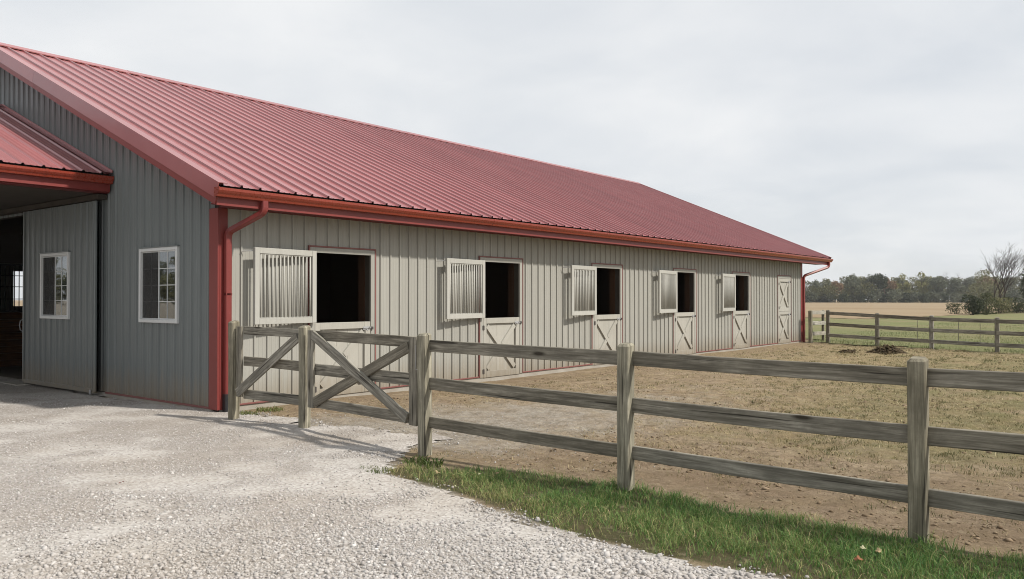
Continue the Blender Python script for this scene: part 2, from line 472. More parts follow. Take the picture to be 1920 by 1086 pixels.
class MB:
    def __init__(self):
        self.v = []; self.f = []; self.uv = {}
    def add(self, vs, fs, uvs=None):
        b = len(self.v)
        self.v += [tuple(x) for x in vs]
        for i, f in enumerate(fs):
            if uvs is not None:
                self.uv[len(self.f)] = uvs[i]
            self.f.append(tuple(b + j for j in f))
        return self
    def box(self, a, b, ch=0.0):
        (x0, y0, z0), (x1, y1, z1) = a, b
        x0, x1 = min(x0, x1), max(x0, x1); y0, y1 = min(y0, y1), max(y0, y1); z0, z1 = min(z0, z1), max(z0, z1)
        if ch <= 0:
            vs = [(x, y, z) for z in (z0, z1) for y in (y0, y1) for x in (x0, x1)]
            fs = [(0, 2, 3, 1), (4, 5, 7, 6), (0, 1, 5, 4), (2, 6, 7, 3), (0, 4, 6, 2), (1, 3, 7, 5)]
            return self.add(vs, fs)
        ch = min(ch, (x1 - x0) * .3, (y1 - y0) * .3, (z1 - z0) * .3)
        vs = []
        # 24-vertex chamfered box
        idx = {}
        for sx, x in ((-1, x0), (1, x1)):
            for sy, y in ((-1, y0), (1, y1)):
                for sz, z in ((-1, z0), (1, z1)):
                    for ax in range(3):
                        pp = [x - sx * ch, y - sy * ch, z - sz * ch]
                        pp[ax] = (x, y, z)[ax]
                        idx[(sx, sy, sz, ax)] = len(vs); vs.append(tuple(pp))
        fs = []
        S = (-1, 1)
        for ax in range(3):
            for s in S:
                o1, o2 = [k for k in range(3) if k != ax]
                q = []
                for t1, t2 in ((-1, -1), (1, -1), (1, 1), (-1, 1)):
                    k = [0, 0, 0]; k[ax] = s; k[o1] = t1; k[o2] = t2
                    q.append(idx[(*k, ax)])
                fs.append(tuple(q))
        for a1 in range(3):
            for a2 in range(a1 + 1, 3):
                a3 = 3 - a1 - a2
                for s1 in S:
                    for s2 in S:
                        def g(s3, ax):
                            k = [0, 0, 0]; k[a1] = s1; k[a2] = s2; k[a3] = s3
                            return idx[(*k, ax)]
                        fs.append((g(-1, a1), g(1, a1), g(1, a2), g(-1, a2)))
        for sx in S:
            for sy in S:
                for sz in S:
                    fs.append(tuple(idx[(sx, sy, sz, ax)] for ax in range(3)))
        return self.add(vs, fs)
    def extrude(self, prof, fn0, fn1, closed=True, caps=True):
        n = len(prof)
        vs = [fn0(*q) for q in prof] + [fn1(*q) for q in prof]
        rngn = n if closed else n - 1
        fs = [(i, (i + 1) % n, n + (i + 1) % n, n + i) for i in range(rngn)]
        if closed and caps:
            fs += [tuple(range(n - 1, -1, -1)), tuple(range(n, 2 * n))]
        return self.add(vs, fs)
    def tube(self, pts, rad, sides=6, caps=True):
        pts = [Vector(q) for q in pts]
        n = len(pts)
        if not isinstance(rad, (list, tuple)):
            rad = [rad] * n
        vs = []; fs = []
        for i, q in enumerate(pts):
            d = (pts[min(i + 1, n - 1)] - pts[max(i - 1, 0)]).normalized()
            ref = Vector((0, 0, 1)) if abs(d.z) < 0.9 else Vector((1, 0, 0))
            a = d.cross(ref).normalized(); b = d.cross(a)
            for k in range(sides):
                th = 2 * math.pi * (k + 0.5) / sides
                vs.append(q + (a * math.cos(th) + b * math.sin(th)) * rad[i])
        for i in range(n - 1):
            for k in range(sides):
                k2 = (k + 1) % sides
                fs.append((i * sides + k, i * sides + k2, (i + 1) * sides + k2, (i + 1) * sides + k))
        if caps:
            fs += [tuple(range(sides)), tuple(range((n - 1) * sides, n * sides))]
        return self.add(vs, fs)
    def mesh(self, name, mat, smooth=False, recalc=True):
        me = bpy.data.meshes.new(name)
        me.from_pydata(self.v, [], self.f)
        if self.uv:
            ul = me.uv_layers.new(name='UVMap')
            for pi, poly in enumerate(me.polygons):
                u = self.uv.get(pi)
                if u is None:
                    continue
                for k, li in enumerate(poly.loop_indices):
                    ul.data[li].uv = u[k]
        if recalc:
            import bmesh
            bm = bmesh.new(); bm.from_mesh(me)
            bmesh.ops.recalc_face_normals(bm, faces=bm.faces)
            bm.to_mesh(me); bm.free()
        me.materials.append(M[mat] if isinstance(mat, str) else mat)
        if smooth:
            me.shade_smooth()
        me.update()
        return me
    def build(self, name, mat, parent=None, loc=None, smooth=False, recalc=True):
        return link(name, self.mesh(name, mat, smooth, recalc), parent, loc)

def boxpart(name, mat, parent, a, b, ch=0.0, loc=None):
    return MB().box(a, b, ch).build(name, mat, parent, loc)

def plank_mb(p0, p1, w, t, up=(0, 0, 1), seg=8, jit=0.0025, ch=0.005, r=None, toptaper=0.0, cap_tilt=0.0):
    """A sawn board from p0 to p1, w tall (along up) and t thick, slightly uneven, with UVs along the grain."""
    r = r or rng
    p0 = Vector(p0); p1 = Vector(p1)
    d = p1 - p0; Ln = d.length; d.normalize()
    up = Vector(up); up = (up - d * up.dot(d)).normalized()
    sd = d.cross(up).normalized()
    hw, ht = w / 2, t / 2
    sec = [(-hw + ch, -ht), (hw - ch, -ht), (hw, -ht + ch), (hw, ht - ch), (hw - ch, ht), (-hw + ch, ht), (-hw, ht - ch), (-hw, -ht + ch)]
    per = [0]
    for i in range(8):
        a, b = sec[i], sec[(i + 1) % 8]
        per.append(per[-1] + math.hypot(a[0] - b[0], a[1] - b[1]))
    bow = r.uniform(-1, 1) * jit * 2.2; bow2 = r.uniform(-1, 1) * jit * 1.6
    vs = []
    for i in range(seg + 1):
        k = i / seg
        ou = bow * math.sin(math.pi * k) + r.uniform(-1, 1) * jit * 0.16
        os = bow2 * math.sin(math.pi * k)
        tw = 1 + r.uniform(-1, 1) * jit / w * 0.35
        shrink = 1.0
        for (a, b) in sec:
            al = Ln * k
            if i == seg and cap_tilt:
                al += cap_tilt * (b / ht)
            vs.append(p0 + d * al + up * (a * tw + ou) + sd * (b + os))
    fs = []; uvs = []
    for i in range(seg):
        for k in range(8):
            k2 = (k + 1) % 8
            fs.append((i * 8 + k, i * 8 + k2, (i + 1) * 8 + k2, (i + 1) * 8 + k))
            u0, u1 = Ln * i / seg, Ln * (i + 1) / seg
            uvs.append([(u0, per[k]), (u0, per[k + 1]), (u1, per[k + 1]), (u1, per[k])])
    fs.append(tuple(range(7, -1, -1))); uvs.append([(sec[k][0] * 0.3, sec[k][1] + 9) for k in range(7, -1, -1)])
    e = seg * 8
    if toptaper > 0:   # weathered, rounded-over post top
        b0 = len(vs)
        for (a, b) in sec:
            vs.append(p0 + d * (Ln + toptaper + (cap_tilt * b / ht)) + up * a * 0.72 + sd * b * 0.72)
        for k in range(8):
            k2 = (k + 1) % 8
            fs.append((e + k, e + k2, b0 + k2, b0 + k)); uvs.append([(Ln, per[k]), (Ln, per[k + 1]), (Ln + 0.02, per[k + 1]), (Ln + 0.02, per[k])])
        e = b0
    fs.append(tuple(range(e, e + 8))); uvs.append([(sec[k][0] * 0.3, sec[k][1] + 9) for k in range(8)])
    return MB().add(vs, fs, uvs)

def plank(name, parent, p0, p1, w, t, mat='weathered_wood', **k):
    return plank_mb(p0, p1, w, t, **k).build(name, mat, parent)

def np_mesh(name, V, F, mat, attrs=None, smooth=False):
    me = bpy.data.meshes.new(name)
    V = np.asarray(V, np.float32); F = np.asarray(F, np.int32)
    n = F.shape[1]
    me.vertices.add(len(V)); me.vertices.foreach_set('co', V.ravel())
    me.loops.add(F.size); me.loops.foreach_set('vertex_index', F.ravel())
    me.polygons.add(len(F))
    me.polygons.foreach_set('loop_start', np.arange(0, F.size, n, dtype=np.int32))
    me.polygons.foreach_set('loop_total', np.full(len(F), n, np.int32))
    for k, a in (attrs or {}).items():
        at = me.attributes.new(k, 'FLOAT', 'POINT')
        at.data.foreach_set('value', np.asarray(a, np.float32))
    me.update(calc_edges=True)
    me.validate()
    me.materials.append(M[mat])
    if smooth:
        me.shade_smooth()
    return me

# value noise for the ground relief
def vnoise(x, y, s, seed=0):
    x = np.asarray(x) / s; y = np.asarray(y) / s
    xi = np.floor(x).astype(np.int64); yi = np.floor(y).astype(np.int64)
    xf = x - xi; yf = y - yi
    def h(a, b):
        n = (a * 374761393 + b * 668265263 + seed * 1442695041) & 0x7fffffff
        n = ((n ^ (n >> 13)) * 1274126177) & 0x7fffffff
        return ((n ^ (n >> 16)) & 0xffff) / 65535.0
    u = xf * xf * (3 - 2 * xf); v = yf * yf * (3 - 2 * yf)
    return (h(xi, yi) * (1 - u) + h(xi + 1, yi) * u) * (1 - v) + (h(xi, yi + 1) * (1 - u) + h(xi + 1, yi + 1) * u) * v

def sstep(a, b, x):
    t = np.clip((x - a) / (b - a), 0, 1)
    return t * t * (3 - 2 * t)

GE = np.array([(-60, 40), (3.9, 3.0), (4.4, -0.35), (4.75, -0.95), (5.17, -1.42), (5.7, -1.50), (6.3, -1.55), (6.9, -1.78), (7.36, -1.93), (8.3, -2.03), (9.2, -2.02), (10.4, -2.2), (14, -2.7), (60, -8)], float)
GU = np.array([(4.9, -1.15), (5.1, -0.92), (5.6, -0.72), (6.25, -0.47), (7.0, -0.42), (7.6, -0.36), (8.86, -0.45), (9.64, -0.52), (10.4, -0.55), (14, -0.5), (60, -0.5)], float)
def gravel_edge(x): return np.interp(x, GE[:, 0], GE[:, 1])
def grass_upper(x): return np.interp(x, GU[:, 0], GU[:, 1])

def gravel_amt(x, y):
    """1 on the drive, fading through the gate into the paddock."""
    drive = sstep(0.25, -0.05, y - np.minimum(gravel_edge(x), 0.2) + 0.25 * (vnoise(x, y, 0.35, 3) - 0.5))
    # pale trodden gravel inside the gate, towards the stalls
    inside = np.exp(-((x - 3.6 - 0.12 * (y - 1)) / 2.5) ** 2) * sstep(12.0, 0.0, y) * sstep(-1.0, 0.2, y) * 0.88
    return np.maximum(drive * (y < 1.2), inside)

def grass_amt(x, y):
    return sstep(0.0, 0.16, y - gravel_edge(x) + 0.10 * (vnoise(x, y, 0.3, 5) - 0.5)) * sstep(0.05, -0.22, y - grass_upper(x) + 0.3 * (vnoise(x, y, 0.4, 6) - 0.5)) * (x > 4.6)

def straw_amt(x, y):
    a = 0.30 + 0.5 * sstep(5.0, 9.0, x + 0.25 * (y - 2)) * sstep(1.0, 4.0, y) + 0.25 * sstep(9, 16, y)
    return np.clip(a, 0, 1)

def olive_amt(x, y):
    return sstep(6.0, 10.5, x + 0.12 * y) * sstep(1.5, 4.0, y) * sstep(24, 16, y)

def bare_amt(x, y):
    strip_ = sstep(2.6, 0.2, y) * sstep(-0.7, -0.1, y) * sstep(4.8, 6.5, x)
    doors_ = sstep(2.2, 0.3, x) * (0.35 + 0.65 * np.exp(-(((y - 1.8) % 4.28) - 1.0) ** 2 / 1.2)) * (y > 0)
    return np.maximum(strip_, 0.8 * doors_)

def ground_z(x, y):
    amp = sstep(32, 22, np.abs(y)) * sstep(-18, -12, x)
    z = (vnoise(x, y, 2.1, 1) - 0.5) * 0.05 + (vnoise(x, y, 0.6, 2) - 0.5) * 0.022
    pits = -0.035 * sstep(0.60, 0.78, vnoise(x, y, 0.24, 16)) * sstep(0.4, 0.65, vnoise(x, y, 1.6, 17)) * sstep(0.2, 0.8, y)
    rough = pits * sstep(0.3, 1.0, x) + ((vnoise(x, y, 0.26, 4) - 0.5) * 0.038 + (vnoise(x, y, 0.13, 14) - 0.5) * 0.024) * sstep(-0.5, -0.1, y) * sstep(0.3, 1.0, x)
    near_barn = sstep(0.0, 1.2, np.abs(x) * (y > 0) + np.abs(y) * (y <= 0)) if False else 1.0
    return (z + rough) * amp * near_barn - 0.01

# ------------------------------------------------------------------ ground sheets
def axis(lo, f0, f1, hi, step, ratio=1.22):
    a = list(np.arange(f0, f1 + 1e-6, step))
    d = step; x = f0; left = []
    while x > lo:
        d *= ratio; x -= d; left.append(max(x, lo))
    d = step; x = a[-1]; right = []
    while x < hi:
        d *= ratio; x += d; right.append(min(x, hi))
    return np.array(left[::-1] + a + right)
def grid_mesh(name, xs, ys, zf, mat, attrf=None, keep=None):
    X, Y = np.meshgrid(xs, ys)
    Z = zf(X, Y)
    V = np.stack([X.ravel(), Y.ravel(), Z.ravel()], 1)
    nx, ny = len(xs), len(ys)
    i = np.arange((nx - 1) * (ny - 1)); r_ = i // (nx - 1); c_ = i % (nx - 1)
    a = r_ * nx + c_
    F = np.stack([a, a + 1, a + nx + 1, a + nx], 1)
    if keep is not None:
        cx = V[F].mean(1)
        F = F[keep(cx[:, 0], cx[:, 1])]
        used = np.unique(F); mp = -np.ones(len(V), int); mp[used] = np.arange(len(used))
        V = V[used]; F = mp[F]
    at = {k: f(V[:, 0], V[:, 1]) for k, f in (attrf or {}).items()}
    return np_mesh(name, V, F, mat, at, True)

gx = axis(-900, -9, 13, 900, 0.075); gy = axis(-900, -7.5, 8, 900, 0.075, 1.12)
ground = link('ground', grid_mesh('ground', gx, gy, lambda x, y: ground_z(x, y) - 0.0, 'paddock_ground', {'gravel': gravel_amt, 'straw': straw_amt, 'green': grass_amt, 'olive': olive_amt, 'bare': bare_amt}))
tag(ground, 'trodden tan dirt ground of the paddock with straw litter', kind='structure')

dx = np.arange(-24, 16.01, 0.09); dy = np.arange(-16, 0.61, 0.09)
drive = link('gravel_drive', grid_mesh('gravel_drive', dx, dy, lambda x, y: ground_z(x, y) + 0.006 + 0.012 * sstep(0.0, 0.4, gravel_edge(x) - y),
             'gravel_bed', {'crevice_shade': lambda x, y: sstep(0.30, 0.62, vnoise(x, y, 0.8, 21) * 0.5 + vnoise(x, y, 0.3, 22) * 0.5)}, lambda x, y: (gravel_amt(x, y) > 0.55) & ((y < 0.02) | (x > 0.05)) & (y < np.minimum(gravel_edge(x) + 0.25 * (vnoise(x, y, 0.25, 10) - 0.5), 0.30 + 0.9 * (vnoise(x, y, 0.5, 9) - 0.5) + 0.4 * (vnoise(x, y, 0.18, 12) - 0.5)))))
tag(drive, 'pale crushed stone drive in front of the barn', kind='structure')

def far_line(x): return 25.4 - 0.404 * (x - 0.92)
px_ = axis(-880, -40, 40, 880, 1.0, 1.3); py_ = axis(14, 18, 45, 140, 0.5, 1.2)
past = link('pasture', grid_mesh('pasture', px_, py_, lambda x, y: 0 * x + 0.03 * sstep(-0.3, 0.5, y - far_line(np.clip(x, -30, 40))) + 0.0, 'pasture_ground', None,
            lambda x, y: (y > far_line(np.clip(x, -30, 40)) - 0.15 + 0.5 * (vnoise(x, y, 0.9, 8) - 0.5)) & ((x > 0.3) | (y > 27.5))))
tag(past, 'green pasture beyond the far fence', kind='structure')
def field_front(x): return 64 + 42 * sstep(-9, -2.5, x) + 2.5 * np.sin(x * 0.35) + 4 * (vnoise(x, x * 0, 3.0, 91) - 0.5)
field = link('stubble_field', grid_mesh('stubble_field', axis(-880, -60, 60, 880, 0.8, 1.3), np.linspace(48, 345, 260), lambda x, y: 0 * x + 0.06, 'stubble_field', None, lambda x, y: y > np.maximum(field_front(np.clip(x, -60, 60)), 45)))
tag(field, 'tan harvested field in front of the far trees', kind='structure')

# ------------------------------------------------------------------ barn
XB, YB = -16.3, 25.1          # back wall and far end wall
XR, ZR = -8.15, 7.055         # ridge
XE, ZE = 0.60, 3.315          # eave edge of the roof sheets
SL = (ZR - ZE) / (XE - XR)
YN, YF = -0.38, 26.75         # roof ends
NRM = Vector((SL, 0, 1)).normalized()
def roof_z(x): return ZE + (XE - x) * SL if x > XR else ZE + (x - (2 * XR - XE)) * SL
barn = tag(empty('horse_barn'), 'long greige metal-sided horse barn with red ribbed metal roof and open stall doors', 'barn')

def prof_fn(P, off, ribs):
    """periodic piecewise-linear relief: ribs = [(centre, half base, half top, height)]"""
    def f(s):
        u = (s - off) % P
        d = 0.0
        for c, hb, ht, h in ribs:
            for cc in (c, c - P, c + P):
                a = abs(u - cc)
                if a < ht: d = max(d, h)
                elif a < hb: d = max(d, h * (hb - a) / (hb - ht))
        return d
    def brk(s0, s1):
        out = {round(s0, 5), round(s1, 5)}
        k0 = math.floor((s0 - off) / P) - 1
        for k in range(k0, k0 + int((s1 - s0) / P) + 4):
            for c, hb, ht, h in ribs:
                for e in (-hb, -ht, ht, hb):
                    v = off + k * P + c + e
                    if s0 < v < s1: out.add(round(v, 5))
        return sorted(out)
    return f, brk

def strip(name, parent, s0, s1, f, brk, place, lo, hi, mat, nz=1):
    """one siding or roofing sheet: place(s, d, t) -> xyz, t runs lo(s)..hi(s)"""
    ss = brk(s0, s1)
    vs = []; fs = []
    for s in ss:
        a, b = lo(s), hi(s)
        for k in range(nz + 1):
            vs.append(place(s, f(s), a + (b - a) * k / nz))
    m_ = nz + 1
    for i in range(len(ss) - 1):
        for k in range(nz):
            fs.append((i * m_ + k, (i + 1) * m_ + k, (i + 1) * m_ + k + 1, i * m_ + k + 1))
    return MB().add(vs, fs).build(name, mat, parent, recalc=False)

# --- openings in the long wall (y0, y1, ztop) and on the gable
DOORS = [1.64, 5.95, 10.19, 14.47, 18.55]
DW = 1.475; DTOP = 2.585
FULLD = 22.55; FW = 1.36
openings = [(d, d + DW, 0.0, DTOP) for d in DOORS] + [(FULLD, FULLD + FW, 0.0, 2.56)]

# side wall core (posts and girts closed in with boards) with openings
mb = MB()
edges = [0.02] + [e for o in openings for e in (o[0] + 0.11, o[1] - 0.11)] + [YB - 0.02]
for i in range(0, len(edges), 2):
    mb.box((-0.14, edges[i], 0.0), (-0.012, edges[i + 1], 3.25))
for o in openings:
    mb.box((-0.14, o[0] + 0.11, o[3] - 0.10), (-0.012, o[1] - 0.11, 3.25))
side_wall = mb.build('side_wall', 'deck_dark', barn)
P = 0.2385
fS, bS = prof_fn(P, 0.382, [(0.0, 0.020, 0.013, 0.026), (P * 0.36, 0.012, 0.004, 0.0035), (P * 0.66, 0.012, 0.004, 0.0035)])
def put_side(s, d, t): return (d, s, t)
k = 0
s = 0.382 + 0.021 - P * 2
while s < YB - 0.05:
    a, b = max(s, 0.10), min(s + P, YB - 0.06)
    s += P
    if b - a < 0.01: continue
    cuts = [(a, b, 0.09)]
    for o in openings:
        new = []
        for (u, v, z0) in cuts:
            if v <= o[0] or u >= o[1]:
                new.append((u, v, z0)); continue
            if u < o[0]: new.append((u, o[0], z0))
            new.append((max(u, o[0]), min(v, o[1]), o[3]))
            if v > o[1]: new.append((o[1], v, z0))
        cuts = new
    for (u, v, z0) in cuts:
        if v - u > 0.004:
            strip('siding_panel', side_wall, u, v, fS, bS, put_side, lambda q, z0=z0: z0, lambda q: 3.10, 'greige_siding')

# --- near gable wall
DOORX = (-9.70, -6.62)        # clear aisle opening
gable_wall = MB()
GT = lambda x: roof_z(x) - 0.09
WIN = (-2.305, -1.10, 1.305, 2.53)
def gable_core(mb, x0, x1, z0, z1=None):
    # box following the roof line at the top
    t0 = GT(x0) if z1 is None else z1; t1 = GT(x1) if z1 is None else z1
    vs = [(x0, 0.012, z0), (x1, 0.012, z0), (x1, 0.012, t1), (x0, 0.012, t0), (x0, 0.14, z0), (x1, 0.14, z0), (x1, 0.14, t1), (x0, 0.14, t0)]
    mb.add(vs, [(0, 1, 2, 3), (5, 4, 7, 6), (0, 4, 5, 1), (3, 2, 6, 7), (0, 3, 7, 4), (1, 5, 6, 2)])
gable_core(gable_wall, XB + 0.02, XR, 3.4); gable_core(gable_wall, XR, -0.02, 3.4)
gable_core(gable_wall, XB + 0.02, DOORX[0], 0.0, 3.4); gable_core(gable_wall, DOORX[1], WIN[0] + 0.03, 0.0, 3.4)
gable_core(gable_wall, WIN[0] + 0.03, WIN[1] - 0.03, 0.0, WIN[2] + 0.03); gable_core(gable_wall, WIN[0] + 0.03, WIN[1] - 0.03, WIN[3] - 0.03, 3.4)
gable_core(gable_wall, WIN[1] - 0.03, -0.02, 0.0, 3.4)
gable_wall = gable_wall.build('gable_wall', 'deck_dark', barn)
PG = 0.2455
fG, bG = prof_fn(PG, -0.247, [(0.0, 0.026, 0.014, 0.021), (PG * 0.36, 0.014, 0.005, 0.005), (PG * 0.66, 0.014, 0.005, 0.005)])
def put_gable(s, d, t): return (s, -d, t)
s = -0.247 + 0.027 - PG * 66
while s < -0.1:
    a, b = max(s, XB + 0.06), min(s + PG, -0.10)
    s += PG
    if b - a < 0.01: continue
    spans = [(a, b, 0.06, None)]
    if b > DOORX[0] and a < DOORX[1]:
        spans = []
        if a < DOORX[0]: spans.append((a, DOORX[0], 0.06, None))
        spans.append((max(a, DOORX[0]), min(b, DOORX[1]), 3.40, None))
        if b > DOORX[1]: spans.append((DOORX[1], b, 0.06, None))
    elif b > WIN[0] and a < WIN[1]:
        spans = []
        if a < WIN[0]: spans.append((a, WIN[0], 0.06, None))
        u, v = max(a, WIN[0]), min(b, WIN[1])
        spans += [(u, v, 0.06, WIN[2]), (u, v, WIN[3], None)]
        if b > WIN[1]: spans.append((WIN[1], b, 0.06, None))
    for (u, v, z0, z1) in spans:
        if v - u > 0.004:
            strip('siding_panel', gable_wall, u, v, fG, bG, put_gable, lambda q, z0=z0: z0, (lambda q: GT(q)) if z1 is None else (lambda q, z1=z1: z1), 'shaded_gable_siding')

# --- far gable, back wall (with one stall window opening), slab
mb = MB()
for x0, x1 in ((XB + 0.02, XR), (XR, -0.02)):
    vs = [(x0, YB - 0.14, 0), (x1, YB - 0.14, 0), (x1, YB - 0.14, GT(x1)), (x0, YB - 0.14, GT(x0)), (x0, YB, 0), (x1, YB, 0), (x1, YB, GT(x1)), (x0, YB, GT(x0))]
    mb.add(vs, [(0, 1, 2, 3), (5, 4, 7, 6), (0, 4, 5, 1), (3, 2, 6, 7), (0, 3, 7, 4), (1, 5, 6, 2)])
mb.build('end_wall', 'greige_siding', barn)
WY = (3.18, 4.75, 1.47, 2.53)
mb = MB()
mb.box((XB, 0.15, 0), (XB + 0.14, WY[0], 3.3)).box((XB, WY[1], 0), (XB + 0.14, YB - 0.15, 3.3)).box((XB, WY[0], 0), (XB + 0.14, WY[1], WY[2])).box((XB, WY[0], WY[3]), (XB + 0.14, WY[1], 3.3))
mb.build('back_wall', 'greige_siding', barn)
boxpart('floor_slab', 'barn_dirt', barn, (XB + 0.15, 0.15, -0.10), (-0.15, YB - 0.15, 0.025))
boxpart('apron', 'concrete', barn, (DOORX[0] - 3.0, -0.35, -0.10), (DOORX[1] + 0.2, 0.14, 0.02))
# foundation strip and the red base trim, broken at the doors
mb = MB()
mb.box((-0.14, 0.03, -0.15), (0.012, YB - 0.01, 0.068)).box((DOORX[1], 0.03, -0.15), (-0.14, 0.012 - 0.03, 0.045))
mb.build('foundation', 'concrete', barn)
e2 = [0.14] + [e for o in openings for e in (o[0], o[1])] + [YB - 0.05]
for i in range(0, len(e2), 2):
    boxpart('base_trim', 'muted_trim', barn, (0.0, e2[i] + 0.004, 0.068), (0.032, e2[i + 1] - 0.004, 0.094), 0.003)
boxpart('base_trim', 'muted_trim', barn, (-3.5, -0.03, 0.03), (-0.205, 0.0, 0.062), 0.004)

# --- corner trims
def corner(name, y, sgn):
    mb = MB()
    mb.box((-0.197, y - 0.036 * sgn, 0.03), (0.036, y, 3.06), 0.004)
    mb.box((0.002, y + 0.002 * sgn, 0.03), (0.034, y + 0.135 * sgn, 3.06), 0.004)
    return mb.build(name, 'red_trim', barn)
corner('corner_trim', 0.0, 1)
corner('corner_trim', YB, -1)

# --- roof: deck below, one ribbed sheet per rib, ridge cap, rake trim
mb = MB()
dn = NRM * -0.035
for sx in (1, -1):
    def q(x, y, d):
        xx = x if sx == 1 else 2 * XR - x
        return (xx - NRM.x * d * sx, y, roof_z(x) - NRM.z * d)
    vs = [q(XE - 0.05, YN + 0.05, 0.03), q(XR, YN + 0.05, 0.03), q(XR, YF - 0.05, 0.03), q(XE - 0.05, YF - 0.05, 0.03),
          q(XE - 0.05, YN + 0.05, 0.06), q(XR, YN + 0.05, 0.06), q(XR, YF - 0.05, 0.06), q(XE - 0.05, YF - 0.05, 0.06)]
    mb.add(vs, [(0, 1, 2, 3), (7, 6, 5, 4), (0, 4, 5, 1), (3, 2, 6, 7), (0, 3, 7, 4), (1, 5, 6, 2)])
roof = mb.build('roof', 'deck_dark', barn)
PR = 0.3158
fR, bR = prof_fn(PR, -0.005, [(0.0, 0.025, 0.013, 0.034), (PR * 0.36, 0.016, 0.006, 0.0045), (PR * 0.66, 0.016, 0.006, 0.0045)])
SLEN = math.hypot(XE - XR, ZR - ZE)
SD = Vector((XR - XE, 0, ZR - ZE)).normalized()
def put_roof(s, d, t): return (XE + SD.x * t + NRM.x * d, s, ZE + SD.z * t + NRM.z * d)
def put_roof_b(s, d, t):
    x, y, z = put_roof(s, d, t)
    return (2 * XR - x, y, z)
s = -0.005 + 0.031 - 2 * PR
while s < YF - 0.02:
    a, b = max(s, YN), min(s + PR, YF)
    s += PR
    if b - a > 0.01:
        jit = rng.uniform(-0.004, 0.004)
        strip('roof_sheet', roof, a, b, fR, bR, put_roof, lambda q, j=jit: j, lambda q: SLEN - 0.02, 'roof_metal', 6)
ob = strip('back_slope', roof, YN, YF, fR, bR, put_roof_b, lambda q: 0.0, lambda q: SLEN - 0.02, 'roof_metal')
# ridge cap
prof = [(-0.19, -0.19 * SL + 0.045), (-0.03, 0.052), (0.0, 0.066), (0.03, 0.052), (0.19, -0.19 * SL + 0.045), (0.186, -0.19 * SL + 0.025), (0.0, 0.048), (-0.186, -0.19 * SL + 0.025)]
y = YN - 0.03
while y < YF:
    y2 = min(y + 3.05, YF + 0.03)
    MB().extrude(prof, lambda a, b, y=y: (XR + a, y, ZR + b), lambda a, b, y2=y2: (XR + a, y2 - 0.004, ZR + b - 0.003)).build('ridge_cap', 'roof_metal', roof)
    y = y2
# rake trim: pieces along the slope on both ends
def rake(y, sgn, splits):
    for (t0, t1) in splits:
        def pt(t, d, yy): return (XE + SD.x * t + NRM.x * d, yy, ZE + SD.z * t + NRM.z * d)
        # cap flange lying on the sheets
        prof = [(0.040, y + 0.13 * sgn), (0.045, y + 0.13 * sgn), (0.046, y - 0.022 * sgn), (-0.185, y - 0.022 * sgn), (-0.185, y - 0.004 * sgn), (0.032, y - 0.004 * sgn)]
        MB().extrude(prof, lambda d, yy: pt(t0, d, yy), lambda d, yy: pt(t1 - 0.003, d, yy)).build('rake_trim', 'roof_metal', roof)
        prof = [(-0.178, y), (-0.178, y + 0.03 * sgn), (-0.285, y + 0.03 * sgn), (-0.285, y)]
        MB().extrude(prof, lambda d, yy: pt(t0, d, yy), lambda d, yy: pt(t1 - 0.003, d, yy)).build('rake_fascia', 'red_trim', roof)
rake(YN, 1, [(-0.02, 6.75), (6.75, SLEN)])
rake(YF, -1, [(-0.02, SLEN)])
# sloped soffit under the near rake
def pt(t, d, yy): return (XE + SD.x * t + NRM.x * d, yy, ZE + SD.z * t + NRM.z * d)
MB().extrude([(-0.19, YN + 0.032), (-0.19, -0.03), (-0.205, -0.03), (-0.205, YN + 0.032)], lambda d, yy: pt(0.75, d, yy), lambda d, yy: pt(SLEN, d, yy)).build('rake_soffit', 'soffit_red', roof)
MB().extrude([(-0.30, YF - 0.032), (-0.30, YB + 0.005), (-0.32, YB + 0.005), (-0.32, YF - 0.032)], lambda d, yy: pt(0.35, d, yy), lambda d, yy: pt(SLEN, d, yy)).build('rake_soffit', 'soffit_red', roof)

# --- eave: fascia, soffit, gutter with brackets
boxpart('eave_fascia', 'red_trim', barn, (0.505, YN + 0.02, 3.035), (0.53, YF - 0.02, 3.285), 0.004)
boxpart('eave_soffit', 'soffit_red', barn, (0.0, 0.0, 3.062), (0.503, YF - 0.04, 3.082))
boxpart('eave_return', 'soffit_red', barn, (0.38, YN + 0.02, 3.055), (0.503, -0.002, 3.075))
def gutter_prof(x0, z0):
    # K-style: back, floor, sloping face, lip
    return [(x0, z0 + 0.125), (x0, z0), (x0 + 0.075, z0), (x0 + 0.088, z0 + 0.03), (x0 + 0.108, z0 + 0.055), (x0 + 0.126, z0 + 0.085), (x0 + 0.128, z0 + 0.122), (x0 + 0.116, z0 + 0.125), (x0 + 0.113, z0 + 0.112),
            (x0 + 0.114, z0 + 0.09), (x0 + 0.098, z0 + 0.062), (x0 + 0.078, z0 + 0.036), (x0 + 0.068, z0 + 0.008), (x0 + 0.006, z0 + 0.008), (x0 + 0.006, z0 + 0.125)]
